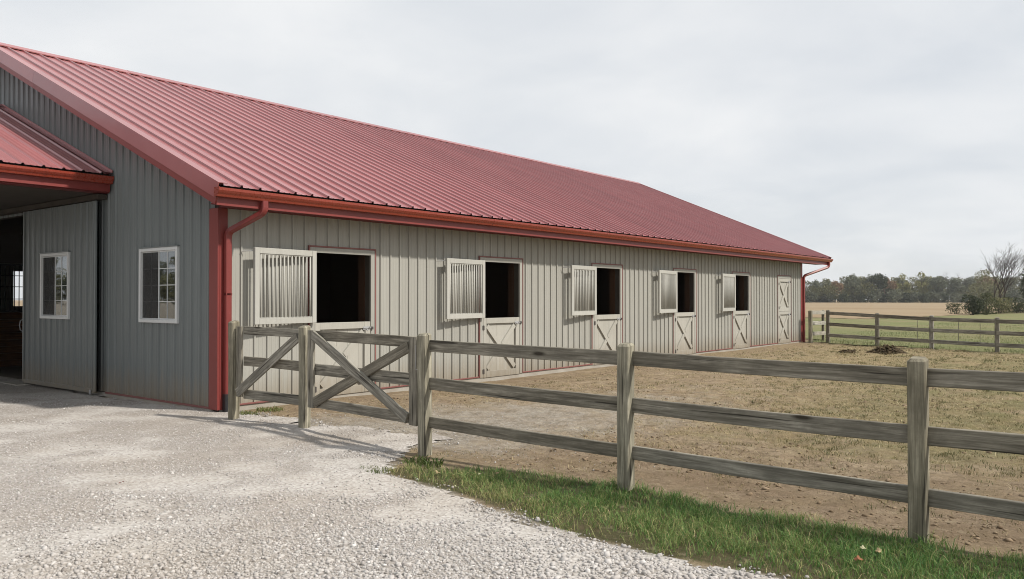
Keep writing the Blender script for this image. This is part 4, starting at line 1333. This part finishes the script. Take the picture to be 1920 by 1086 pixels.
x, y, r_ = fov_points(125000, 4.6, 17.0, 1.8)
ga = gravel_amt(x, y)
in_barn = (x < 0.10) & (y > -0.02)
bare = vnoise(x, y, 0.8, 21) * 0.5 + vnoise(x, y, 0.3, 22) * 0.5
keep = (nr.random(len(x)) < np.where(y < np.minimum(gravel_edge(x), 0.3), 0.12 + 1.2 * sstep(0.30, 0.62, bare + 0.16 * sstep(8.5, 5.5, r_) - 0.05), ga * ga * 0.42 * sstep(4.5, 0.3, y))) & ~in_barn & (y < 9) & (ga > 0.06)
x, y, r_ = x[keep], y[keep], r_[keep]
size = np.clip(nr.lognormal(math.log(0.0108), 0.35, len(x)), 0.004, 0.028) * np.where(y > 0.25, 0.75, 1.0) * (1.02 - 0.30 * sstep(5.5, 9.5, r_)) * (0.72 + 0.45 * vnoise(x, y, 0.9, 23))
edge_d = np.abs(y - gravel_edge(x))
size *= np.where((edge_d < 0.6) & (x > 5), 1.08, 1.0)
zz = ground_z(x, y) + 0.006 + 0.012 * sstep(0.0, 0.4, gravel_edge(x) - y) * (y < 0.3)
gs = link('gravel_stones', stones('gravel_stones', x, y, zz, size, 'gravel_stone'))
tag(gs, 'pale crushed limestone gravel covering the drive', 'gravel', kind='stuff')

# clods and droppings on the paddock dirt
x, y, r_ = fov_points(34000, 5.5, 34, 1.6)
dens = vnoise(x, y, 1.1, 31) * 0.6 + vnoise(x, y, 0.35, 32) * 0.4
keep = (y > -0.5) & (x > 0.5) & (y < far_line(x) - 0.2) & (gravel_amt(x, y) < 0.5) & (grass_amt(x, y) < 0.2) & (dens > 0.50 - 0.14 * bare_amt(x, y)) & (nr.random(len(x)) < 0.9)
x, y, r_ = x[keep], y[keep], r_[keep]
size = np.clip(nr.lognormal(math.log(0.0085), 0.55, len(x)), 0.003, 0.034) * (1 + 0.02 * (r_ - 5)) * (1 + 0.1 * bare_amt(x, y))
cl = link('dirt_clods', stones('dirt_clods', x, y, ground_z(x, y), size, 'clod', 0.5))
tag(cl, 'small brown clods of trodden dirt in the paddock', 'dirt', kind='stuff')

def blade_mesh(name, x, y, z, h, w, lean, mat, tint, curl=0.5):
    n = len(x)
    az = nr.uniform(0, 2 * math.pi, n)
    la = nr.uniform(0, 2 * math.pi, n)
    wx, wy = np.cos(az) * w, np.sin(az) * w
    lx, ly = np.cos(la) * lean * h, np.sin(la) * lean * h
    V = np.zeros((n, 5, 3))
    V[:, 0] = np.stack([x - wx, y - wy, z - 0.01], 1); V[:, 1] = np.stack([x + wx, y + wy, z - 0.01], 1)
    V[:, 2] = np.stack([x - wx * 0.75 + lx * 0.35, y - wy * 0.75 + ly * 0.35, z + h * 0.55], 1)
    V[:, 3] = np.stack([x + wx * 0.75 + lx * 0.35, y + wy * 0.75 + ly * 0.35, z + h * 0.55], 1)
    V[:, 4] = np.stack([x + lx, y + ly, z + h * (1 - curl * np.minimum(lean, 1.2) * 0.5)], 1)
    b = (np.arange(n) * 5)[:, None]
    F = np.concatenate([b + np.array([[0, 1, 3]]), b + np.array([[0, 3, 2]]), b + np.array([[2, 3, 4]])], 1).reshape(-1, 3)
    return np_mesh(name, V.reshape(-1, 3), F, mat, {'tint': np.repeat(tint, 5)})

# green verge between the drive and the fence
n = 230000
x = nr.uniform(4.6, 13.5, n); y = nr.uniform(-3.0, -0.05, n)
ga = grass_amt(x, y)
clump = vnoise(x, y, 0.22, 41) * 0.5 + vnoise(x, y, 0.08, 42) * 0.5
dist = np.hypot(x - CAM.x, y - CAM.y)
e0 = y - gravel_edge(x)
thin_ = sstep(0.32, 0.68, vnoise(x, y, 0.42, 45) * 0.7 + vnoise(x, y, 0.15, 46) * 0.3 + 0.5 * sstep(0.1, 0.8, e0))
keep = (nr.random(n) < ga * (0.05 + 0.85 * clump) * (0.12 + 0.88 * thin_)) & (dist < 11)
x, y, clump = x[keep], y[keep], clump[keep]
e = y - gravel_edge(x)                     # distance from the gravel
upd = grass_upper(x) - y
h = nr.uniform(0.025, 0.088, len(x)) * (0.3 + 1.3 * clump) * (0.55 + 0.45 * sstep(0, 0.5, e)) * (0.7 + 0.3 * sstep(0, .3, upd))
pd_ = np.min([np.hypot(x - fx_, y - fy_) for fx_, fy_, _h in FP[1:4]], axis=0)
h *= 1 + 0.9 * np.exp(-(pd_ / 0.16) ** 2)
dry = 0.42 * sstep(0.9, 0.0, e) + 0.45 * sstep(0.12, -0.05, upd) + 0.35 * (vnoise(x, y, 0.6, 44) - 0.5) + 0.30 * sstep(6.4, 5.0, x)
tint = np.clip(nr.normal(0.34, 0.2, len(x)) + dry, 0, 1)
g1 = link('verge_grass', blade_mesh('verge_grass', x, y, ground_z(x, y), h, nr.uniform(0.0014, 0.0034, len(x)), nr.uniform(0.2, 1.5, len(x)), 'grass_blade', tint))
tag(g1, 'green grass verge between the gravel and the near fence', 'grass', kind='stuff')

# longer, paler blades leaning out of the verge
n = 34000
x = nr.uniform(4.7, 13.5, n); y = nr.uniform(-3.0, -0.2, n)
cl2 = vnoise(x, y, 0.35, 71) * 0.6 + vnoise(x, y, 0.12, 72) * 0.4
dist = np.hypot(x - CAM.x, y - CAM.y)
e = y - gravel_edge(x)
keep = (nr.random(n) < grass_amt(x, y) * sstep(0.42, 0.75, cl2) * (0.35 + 0.65 * sstep(1.1, 0.15, e))) & (dist < 11)
x, y, e, cl2 = x[keep], y[keep], e[keep], cl2[keep]
g2 = link('verge_tussocks', blade_mesh('verge_tussocks', x, y, ground_z(x, y), nr.uniform(0.06, 0.135, len(x)), nr.uniform(0.0013, 0.0028, len(x)), nr.uniform(0.5, 1.9, len(x)), 'grass_blade', np.clip(nr.normal(0.62, 0.14, len(x)), 0, 1)))
tag(g2, 'longer pale grass tussocks along the gravel side of the verge', 'grass', kind='stuff')

# straw and short dry grass in the paddock
x, y, r_ = fov_points(170000, 6.0, 36, 1.45)
sa = straw_amt(x, y) - 0.25 * bare_amt(x, y) + 1.1 * (vnoise(x, y, 0.8, 51) * 0.6 + vnoise(x, y, 0.25, 52) * 0.4 - 0.5)
keep = (y > -0.45) & (x > 0.6) & (y < far_line(x)) & (nr.random(len(x)) < np.clip(sa, 0.05, 1)) & (gravel_amt(x, y) < 0.55) & (grass_amt(x, y) < 0.4)
x, y, r_ = x[keep], y[keep], r_[keep]
lean = nr.uniform(0.6, 3.5, len(x))
h = nr.uniform(0.01, 0.032, len(x)) * (1 + 0.03 * (r_ - 6))
gtint = np.clip(nr.normal(0.48, 0.26, len(x)) - 0.25 * (vnoise(x, y, 1.8, 55) > 0.55), 0, 1)
st = link('straw_litter', blade_mesh('straw_litter', x, y, ground_z(x, y) + 0.004, h, nr.uniform(0.0012, 0.003, len(x)) * (1 + 0.05 * (r_ - 6)), lean, 'straw_blade', gtint, 0.3))
tag(st, 'dry straw and short faded grass scattered over the paddock', 'straw', kind='stuff')

# little dry tufts standing in the paddock
nt = 7500
cx, cy, cr = fov_points(nt, 6.5, 36, 1.3)
tk = (cy > 0.1) & (cx > 1.2) & (cy < far_line(cx)) & (nr.random(nt) < np.clip(straw_amt(cx, cy) + 1.3 * (vnoise(cx, cy, 1.3, 81) - 0.55), 0.03, 1)) & (gravel_amt(cx, cy) < 0.3)
cx, cy, cr = cx[tk], cy[tk], cr[tk]
k = 16
x = (cx[:, None] + nr.normal(0, 0.035, (len(cx), k)) * (1 + 0.04 * cr[:, None])).ravel(); y = (cy[:, None] + nr.normal(0, 0.03, (len(cx), k)) * (1 + 0.04 * cr[:, None])).ravel()
tt = np.repeat(np.clip(nr.normal(0.33, 0.22, len(cx)) - 0.42 * sstep(5.5, 11, cx + 0.3 * cy), 0, 1), k) + nr.normal(0, 0.12, len(x))
rr_ = np.repeat(cr, k)
tf = link('paddock_tufts', blade_mesh('paddock_tufts', x, y, ground_z(x, y), nr.uniform(0.02, 0.055, len(x)), nr.uniform(0.0016, 0.0034, len(x)) * (1 + 0.05 * (rr_ - 6)), nr.uniform(0.3, 1.6, len(x)), 'straw_blade', np.clip(tt, 0, 1)))
tag(tf, 'short faded grass tufts dotted over the paddock', 'grass', kind='stuff')

# pasture grass behind the far fence
n = 120000
x = nr.uniform(-1, 22, n); y = nr.uniform(15, 62, n)
th = np.degrees(np.arctan2(y - CAM.y, x - CAM.x)) - 90
keep = (y > far_line(x) - 0.2) & (th < 22) & (th > 1) & (nr.random(n) < (28 / np.hypot(x - CAM.x, y - CAM.y)) ** 1.5 * 1.1) & ((x > 0.3) | (y > 27))
x, y = x[keep], y[keep]
near_f = sstep(0.8, 0.0, np.abs(y - far_line(x)))
h = nr.uniform(0.04, 0.10, len(x)) * (0.4 + vnoise(x, y, 1.2, 61)) * (1 + 1.3 * near_f)
tint = np.clip(nr.normal(0.45, 0.2, len(x)) + 0.5 * (vnoise(x, y, 4.0, 62) - 0.5) - 0.25 * near_f, 0, 1)
pg = link('pasture_grass', blade_mesh('pasture_grass', x, y, np.full(len(x), 0.02), h, nr.uniform(0.003, 0.008, len(x)), nr.uniform(0.3, 1.4, len(x)), 'pasture_blade', tint))
tag(pg, 'green grass growing in the pasture behind the far fence', 'grass', kind='stuff')

# small weeds by the barn corner and at the tip of the verge
def weed(label, x, y, n, rad, h, w, t0, mat='weed_leaf'):
    a = nr.uniform(0, 2 * math.pi, n); q = rad * np.sqrt(nr.random(n))
    xx, yy = q * np.cos(a) * 1.5, q * np.sin(a)
    o = link('weed_clump', blade_mesh('weed_clump', xx, yy, np.zeros(n), nr.uniform(0.5, 1, n) * h, nr.uniform(0.6, 1, n) * w, nr.uniform(0.3, 1.3, n), mat, np.clip(nr.normal(t0, 0.2, n), 0, 1)), None, (x, y, float(ground_z(np.array(x), np.array(y)))))
    tag(o, label, 'weed', 'small weeds growing in the gravel')
weed('small yellowish weed clump at the foot of the braced fence section', 0.62, 0.10, 150, 0.13, 0.10, 0.006, 0.75)
weed('low yellow-green weed tuft against the barn foundation behind the braced fence section', 0.42, 0.62, 190, 0.17, 0.09, 0.006, 0.8)
weed('broad-leaved green weed at the tip of the verge, below the gate post', 5.15, -0.86, 120, 0.16, 0.11, 0.010, 0.35)
weed('small weed tuft at the gravel edge where the verge begins', 5.0, -1.38, 140, 0.12, 0.06, 0.004, 0.6)

# fallen leaves
def leaf_mesh(name, mat, s):
    pts = []
    for i in range(16):
        a = 2 * math.pi * i / 16
        r0_ = s * (0.55 + 0.45 * abs(math.cos(a * 2.5)) ** 1.5)
        pts.append((r0_ * math.cos(a), r0_ * math.sin(a) * 0.8, s * 0.25 * math.cos(2 * a + 1)))
    vs = [(0, 0, 0.0)] + pts + [(p[0], p[1], p[2] + 0.0015) for p in pts] + [(0, 0, 0.0015)]
    fs = [(0, 1 + (i + 1) % 16, 1 + i) for i in range(16)] + [(33, 17 + i, 17 + (i + 1) % 16) for i in range(16)] + [(1 + i, 1 + (i + 1) % 16, 17 + (i + 1) % 16, 17 + i) for i in range(16)]
    return MB().add(vs, fs).mesh(name, mat)
LV = [(3.58, -3.21, 'leaf_red', 0.028, 'small dark red leaf lying on the gravel in front of the barn', 0.02),
      (9.58, -1.42, 'leaf_orange', 0.036, 'orange fallen leaf lying in the grass verge near the bottom edge', 0.05),
      (9.64, -1.17, 'leaf_tan', 0.030, 'tan fallen leaf in the grass verge behind the orange one', 0.05),
      (9.54, -1.16, 'leaf_pale', 0.026, 'pale greenish leaf in the grass verge, left of the tan one', 0.05),
      (6.02, -0.98, 'leaf_pale', 0.022, 'pale leaf in the middle of the grass verge below the second rail span', 0.05),
      (6.14, -0.86, 'leaf_tan', 0.030, 'curled tan leaf in the dark grass beside a paler leaf', 0.05),
      (5.60, -1.12, 'leaf_tan', 0.030, 'brown dead leaf near the left tip of the verge', 0.04),
      (6.1, -1.40, 'leaf_pale', 0.022, 'pale leaf at the gravel edge of the verge', 0.03),
      (5.72, -1.35, 'leaf_pale', 0.018, 'small pale leaf on dry grass at the verge tip', 0.03)]
for (x, y, mt, s_, lab, dz) in LV:
    o = link('fallen_leaf', leaf_mesh('fallen_leaf', mt, s_), None, (x, y, float(ground_z(np.array(x), np.array(y))) + dz))
    o.rotation_euler = (rng.uniform(-.4, .4), rng.uniform(-.4, .4), rng.uniform(0, 6))
    tag(o, lab, 'leaf', 'fallen leaves')

# manure piles
def pile(label, x, y, rx, ry, h, n):
    a = nr.uniform(0, 2 * math.pi, n); q = np.sqrt(nr.random(n))
    xx, yy = q * np.cos(a) * rx, q * np.sin(a) * ry
    hh = np.clip(1 - q ** 1.3, 0, 1) * h * (0.5 + vnoise(xx + 50, yy + 50, rx * 0.4, int(rx * 100)))
    me = stones('manure_pile', xx, yy, hh * nr.uniform(0.5, 1, n), np.clip(nr.lognormal(math.log(0.035), 0.4, n), 0.015, 0.08), 'manure', 0.8)
    o = link('manure_pile', me, None, (x, y, 0.0))
    tag(o, label, 'manure pile', 'manure piles in the paddock')
pile('larger dark manure pile on the bare ground in front of the far fence', 4.25, 20.5, 0.58, 0.4, 0.25, 330)
pile('small low manure heap left of the larger pile near the far fence', 3.2, 20.1, 0.28, 0.2, 0.09, 70)

# ------------------------------------------------------------------ trees
def crown_mesh(name, seed, mat, H, Wd, n, leaf=0.42, base=0.22, lobes=9, conic=False):
    r = np.random.default_rng(seed)
    c = []
    for i in range(lobes):
        k = r.random()
        zc = H * (base + (0.93 - base) * k * 0.92)
        wd = Wd * 0.5 * (math.sin(math.pi * min(0.97, 0.14 + 0.80 * (zc / H - base) / (1 - base))) ** 0.7 if not conic else max(0.15, 1.05 - (zc / H)))
        a = r.uniform(0, 2 * math.pi); q = wd * r.uniform(0.2, 0.72)
        rr = Wd * r.uniform(0.16, 0.30)
        c.append((q * math.cos(a), q * math.sin(a), zc, rr, rr * r.uniform(0.7, 1.05)))
    c.append((0, 0, H * 0.88, Wd * 0.17, H * 0.12))
    c = np.array(c)
    wts = c[:, 3] ** 2; wts /= wts.sum()
    pick = r.choice(len(c), n, p=wts)
    d = r.normal(size=(n, 3)); d /= np.linalg.norm(d, axis=1)[:, None]
    rad = r.uniform(0.35, 1.0, n) ** 0.5 * (1 + 0.25 * r.normal(size=n) * 0.5)
    Pp = c[pick, :3] + d * np.stack([c[pick, 3], c[pick, 3], c[pick, 4]], 1) * rad[:, None]
    Pp[:, 2] = np.clip(Pp[:, 2], 0.15, H * 1.03)
    # leaf clumps: pentagon-like pairs of triangles at random tilt
    s_ = r.uniform(0.55, 1.2, n) * leaf
    a1 = r.normal(size=(n, 3)); a1 /= np.linalg.norm(a1, axis=1)[:, None]
    a2 = np.cross(a1, r.normal(size=(n, 3))); a2 /= np.linalg.norm(a2, axis=1)[:, None]
    V = np.stack([Pp - a1 * s_[:, None] * 0.6, Pp + a2 * s_[:, None] * 0.35, Pp + a1 * s_[:, None] * 0.6, Pp - a2 * s_[:, None] * 0.4 + np.cross(a1, a2) * s_[:, None] * 0.15], 1)
    b = (np.arange(n) * 4)[:, None]
    F = np.concatenate([b + np.array([[0, 1, 2]]), b + np.array([[0, 2, 3]])], 1).reshape(-1, 3)
    return np_mesh(name, V.reshape(-1, 3), F, mat, {'tint': np.repeat(r.random(n), 4)})

def branch_mesh(name, seed, H, stems, mat, depth=5, r0=0.12, spread=0.5, sides=4, lean0=0.15, split=(2, 3), lenk=0.34, thin=0.62):
    r = random.Random(seed)
    mb = MB()
    def grow(p, d, ln, rad, dep):
        pts = [p]; q = p; dd = d
        nseg = 3 if dep > 1 else 2
        for i in range(nseg):
            dd = (dd + Vector((r.gauss(0, .14), r.gauss(0, .14), r.gauss(0.05, .08)))).normalized()
            q = q + dd * ln / nseg
            pts.append(q)
        r1 = rad * thin
        mb.tube(pts, [rad + (r1 - rad) * i / nseg for i in range(nseg + 1)], sides if dep > 2 else 3, False)
        if dep <= 0: return
        for _ in range(r.randint(*split)):
            a = r.uniform(0, 2 * math.pi)
            side = Vector((math.cos(a), math.sin(a), r.uniform(-0.1, 0.5)))
            nd = (dd + side * r.uniform(spread * .5, spread * 1.25)).normalized()
            start = pts[-1] if r.random() < 0.6 else pts[-2]
            grow(start, nd, ln * r.uniform(0.62, 0.86), r1 * r.uniform(0.7, 0.95), dep - 1)
    for i in range(stems):
        a = 2 * math.pi * i / max(1, stems) + r.uniform(-.4, .4)
        d = Vector((math.cos(a) * lean0, math.sin(a) * lean0, 1)).normalized()
        grow(Vector((math.cos(a) * 0.25 * (stems > 1), math.sin(a) * 0.25 * (stems > 1), -0.1)), d, H * lenk, r0 * r.uniform(0.8, 1.1), depth)
    return mb.mesh(name, mat, False, False)

def trunk_mesh(name, seed, H, mat='bark'):
    r = random.Random(seed)
    mb = MB()
    top = Vector((r.uniform(-.4, .4), r.uniform(-.4, .4), H * 0.75))
    mb.tube([(0, 0, -0.2), (0.05, 0, H * 0.2), top * 0.6, top], [H * 0.022, H * 0.017, H * 0.012, H * 0.004], 6)
    for i in range(5):
        a = r.uniform(0, 6.28); z = H * r.uniform(0.22, 0.5)
        mb.tube([top * (z / (H * .75)), (math.cos(a) * H * .12, math.sin(a) * H * .12, z + H * .14), (math.cos(a) * H * .2, math.sin(a) * H * .2, z + H * .3)], [H * .009, H * .006, H * .002], 4)
    return mb.mesh(name, mat)

KINDS = {}
for kname, mt, H, Wd, n, lf, base in (('olive', 'leaf_olive', 12.0, 9.5, 2600, 0.62, 0.10), ('grey-green', 'leaf_greygreen', 12.5, 8.5, 2600, 0.58, 0.08),
                                     ('yellow-green', 'leaf_yellow', 13.0, 8.5, 2600, 0.62, 0.12), ('rust-brown', 'leaf_rust', 10.5, 8.0, 2200, 0.56, 0.08), ('dark green', 'leaf_dark', 11.5, 7.5, 2400, 0.58, 0.06)):
    KINDS[kname] = [(crown_mesh('crown', 100 + hash(kname) % 1 + i * 7 + len(kname), mt, H, Wd * (1 + .15 * i), n, lf, base, 10 + i * 2), trunk_mesh('trunk', i + 5, H), H) for i in range(2)]
bare_meshes = [branch_mesh('branches', 31 + i, 12.0, 1 + i, 'bark_grey', 6, 0.16, 0.55, 3, 0.12) for i in range(2)]

def tree(kname, var, x, y, sc, rz, label, group):
    t = empty('deciduous_tree', (x, y, 0.0), rz)
    if kname == 'bare':
        me = bare_meshes[var % 2]
        link('branches', me, t)
    else:
        cm, tm, H = KINDS[kname][var % 2]
        link('trunk', tm, t); link('crown', cm, t)
    t.scale = (sc[0], sc[0], sc[1])
    tag(t, label, 'tree', group)
    return t

def pix_dir(px):
    a = math.atan((px - 960) / 1545.0)
    th = math.radians(90 + 38.52) - a
    return math.cos(th), math.sin(th), 1 / math.cos(a)
ORD = ['first', 'second', 'third', 'fourth', 'fifth', 'sixth', 'seventh', 'eighth', 'ninth', 'tenth', 'eleventh', 'twelfth', 'thirteenth', 'fourteenth', 'fifteenth', 'sixteenth', 'seventeenth', 'eighteenth', 'nineteenth', 'twentieth',
       'twenty-first', 'twenty-second', 'twenty-third', 'twenty-fourth', 'twenty-fifth', 'twenty-sixth', 'twenty-seventh', 'twenty-eighth', 'twenty-ninth', 'thirtieth']
# front row of the far wood: pixel column, kind, height (m)
row = [(1490, 'grey-green', 9.5), (1512, 'olive', 9.8), (1530, 'grey-green', 10.2), (1548, 'olive', 10.6), (1566, 'rust-brown', 9.6), (1583, 'olive', 12.0), (1600, 'grey-green', 12.4), (1616, 'olive', 11.6), (1632, 'grey-green', 12.2),
       (1650, 'dark green', 12.6), (1662, 'rust-brown', 10.8), (1676, 'olive', 11.6), (1693, 'yellow-green', 12.8), (1710, 'olive', 11.8), (1727, 'yellow-green', 13.6), (1744, 'olive', 12.2), (1760, 'grey-green', 11.6),
       (1776, 'bare', 12.2), (1788, 'grey-green', 11.2), (1804, 'bare', 12.0), (1818, 'grey-green', 10.8), (1834, 'olive', 12.0), (1852, 'rust-brown', 12.0), (1870, 'olive', 11.2), (1890, 'grey-green', 11.5), (1908, 'olive', 11.8), (1930, 'grey-green', 12.4), (1955, 'olive', 12.0)]
for i, (px, kn, H) in enumerate(row):
    dx_, dy_, kk = pix_dir(px)
    dist = (352 + rng.uniform(-10, 10)) * kk
    x, y = CAM.x + dx_ * dist, CAM.y + dy_ * dist
    H0 = 12.0 if kn == 'bare' else KINDS[kn][i % 2][2]
    hs = H / H0 * 0.97
    tree(kn, i, x, y, (hs * rng.uniform(0.95, 1.2), hs), rng.uniform(0, 6.28), '%s tree in the front row of the far wood, %s from the barn end' % (kn if kn != 'bare' else 'leafless grey', ORD[i]), 'trees of the far wood, front row')
for i in range(22):
    px = 1480 + i * 23 + rng.uniform(-6, 6)
    dx_, dy_, kk = pix_dir(px)
    dist = (385 + rng.uniform(-10, 14)) * kk
    x, y = CAM.x + dx_ * dist, CAM.y + dy_ * dist
    kn = ['grey-green', 'bare', 'olive', 'grey-green', 'bare', 'grey-green'][i % 6]
    hs = (0.88 if px < 1580 else 1.0) * rng.uniform(0.9, 1.02)
    tree(kn, i + 1, x, y, (hs * 1.2, hs), rng.uniform(0, 6.28), '%s tree in the back row of the far wood, %s from the barn end' % (kn if kn != 'bare' else 'leafless grey', ORD[i]), 'trees of the far wood, back row')
# undergrowth along the wood's edge
und = crown_mesh('undergrowth', 77, 'leaf_dark', 4.2, 6.5, 900, 0.55, 0.02, 8)
und2 = crown_mesh('undergrowth', 78, 'leaf_greygreen', 4.6, 6.5, 900, 0.55, 0.02, 8)
for i in range(26):
    px = 1485 + i * 19
    dx_, dy_, kk = pix_dir(px)
    dist = (341 + rng.uniform(-3, 3)) * kk
    o = link('woodland_shrub', und if i % 2 else und2, None, (CAM.x + dx_ * dist, CAM.y + dy_ * dist, 0))
    s_ = rng.uniform(0.75, 1.15); o.scale = (s_ * 1.15, s_ * 1.15, s_); o.rotation_euler = (0, 0, rng.uniform(0, 6.28))
    tag(o, '%s shrub at the foot of the far wood, %s from the barn end' % ('dark' if i % 2 else 'grey-green', ORD[i]), 'shrub', 'shrubs at the foot of the far wood')

# the bare tree and its neighbours by the pasture
dx_, dy_, kk = pix_dir(1872); bd = 112 * kk
bt = tag(empty('bare_tree', (CAM.x + dx_ * bd, CAM.y + dy_ * bd, 0)), 'large leafless tree with several leaning stems beyond the pasture', 'tree')
bt.scale = (0.95, 0.95, 0.93)
link('branches', branch_mesh('branches', 12, 8.0, 4, 'bark', 6, 0.10, 0.55, 5, 0.36, (2, 3), 0.355, 0.77), bt)
def shrub(name, px, d, H, Wd, mat, n, lf, seed, label, cat='shrub', base=0.0, conic=False, cl=9):
    dx_, dy_, kk = pix_dir(px)
    t = tag(empty(name, (CAM.x + dx_ * d * kk, CAM.y + dy_ * d * kk, 0)), label, cat, 'shrubs beyond the pasture' if cat == 'shrub' else None)
    link('foliage' if cat == 'shrub' else 'crown', crown_mesh('foliage', seed, mat, H, Wd, n, lf, base, cl, conic), t)
    mb = MB()
    for i in range(4 if cat == 'shrub' else 1):
        a = i * 1.7
        mb.tube([(0.1 * math.cos(a), 0.1 * math.sin(a), -0.1), (Wd * .15 * math.cos(a), Wd * .15 * math.sin(a), H * 0.6)], [0.05 * H / 2, 0.02], 5)
    mb.build('stem' if cat == 'shrub' else 'trunk', 'bark', t)
shrub('round_bush', 1822, 84, 2.0, 2.6, 'leaf_dark', 1400, 0.16, 201, 'dark round bush at the pasture edge, left of the bare tree')
shrub('loose_bush', 1848, 86, 2.3, 3.4, 'leaf_bush', 1500, 0.17, 202, 'loose olive bush right of the dark round bush')
shrub('low_bush', 1872, 92, 1.7, 3.4, 'leaf_olive', 1300, 0.16, 203, 'low olive bush under the bare tree, left of its stems')
shrub('low_bush', 1905, 94, 1.8, 3.8, 'leaf_bush', 1300, 0.17, 204, 'low green bush under the bare tree, right of its stems')
shrub('tangle_bush', 1793, 88, 1.1, 2.6, 'leaf_bush', 700, 0.14, 205, 'low scrub at the pasture edge left of the dark round bush')
shrub('evergreen_tree', 1938, 104, 5.4, 4.6, 'leaf_dark', 3600, 0.26, 206, 'dark evergreen tree at the right edge beyond the pasture', 'tree', 0.02, True, 14)
shrub('hazel_tree', 1848, 290, 12.0, 12.0, 'leaf_olive', 2600, 0.55, 207, 'olive-brown tree standing in front of the far wood, left of the bare tree', 'tree', 0.06, False, 12)

# trees across the drive, seen only as reflections in the windows
for i, (x, y, kn, h) in enumerate([(-255, -73, 'olive', 1.00), (-265, -86, 'dark green', 1.10), (-254, -91, 'grey-green', 1.20), (-264, -105, 'olive', 1.30), (-252, -110, 'dark green', 1.00), (-240, -115, 'rust-brown', 1.10), (-249, -129, 'grey-green', 1.20), (-236, -133, 'olive', 1.30), (-244, -148, 'dark green', 1.00), (-231, -151, 'grey-green', 1.10), (-219, -153, 'olive', 1.20), (-225, -169, 'dark green', 1.30), (-212, -170, 'rust-brown', 1.00), (-217, -187, 'grey-green', 1.10), (-204, -187, 'olive', 1.20), (-191, -188, 'dark green', 1.30)]):
    tree(kn, i, x, y, (h * 1.45, h), i * 1.3, '%s tree across the drive, reflected in the barn windows, %s in the row' % (kn, ORD[i]), 'trees across the drive reflected in the windows')

# ------------------------------------------------------------------ haze in the autumn air
hm = bpy.data.materials.new('haze')
hm.use_nodes = True
hm.node_tree.nodes.clear()
ho = hm.node_tree.nodes.new('ShaderNodeOutputMaterial'); hv = hm.node_tree.nodes.new('ShaderNodeVolumePrincipled')
hv.inputs['Color'].default_value = (0.93, 0.95, 0.97, 1)
hv.inputs['Density'].default_value = 0.00022
hv.inputs['Anisotropy'].default_value = 0.2
hm.node_tree.links.new(hv.outputs[0], ho.inputs['Volume'])
M['haze'] = hm
hz = MB().box((-930, -930, -1.0), (930, 930, 22.0)).build('haze', 'haze')
tag(hz, 'thin pale haze in the air over the fields', 'haze', kind='stuff')
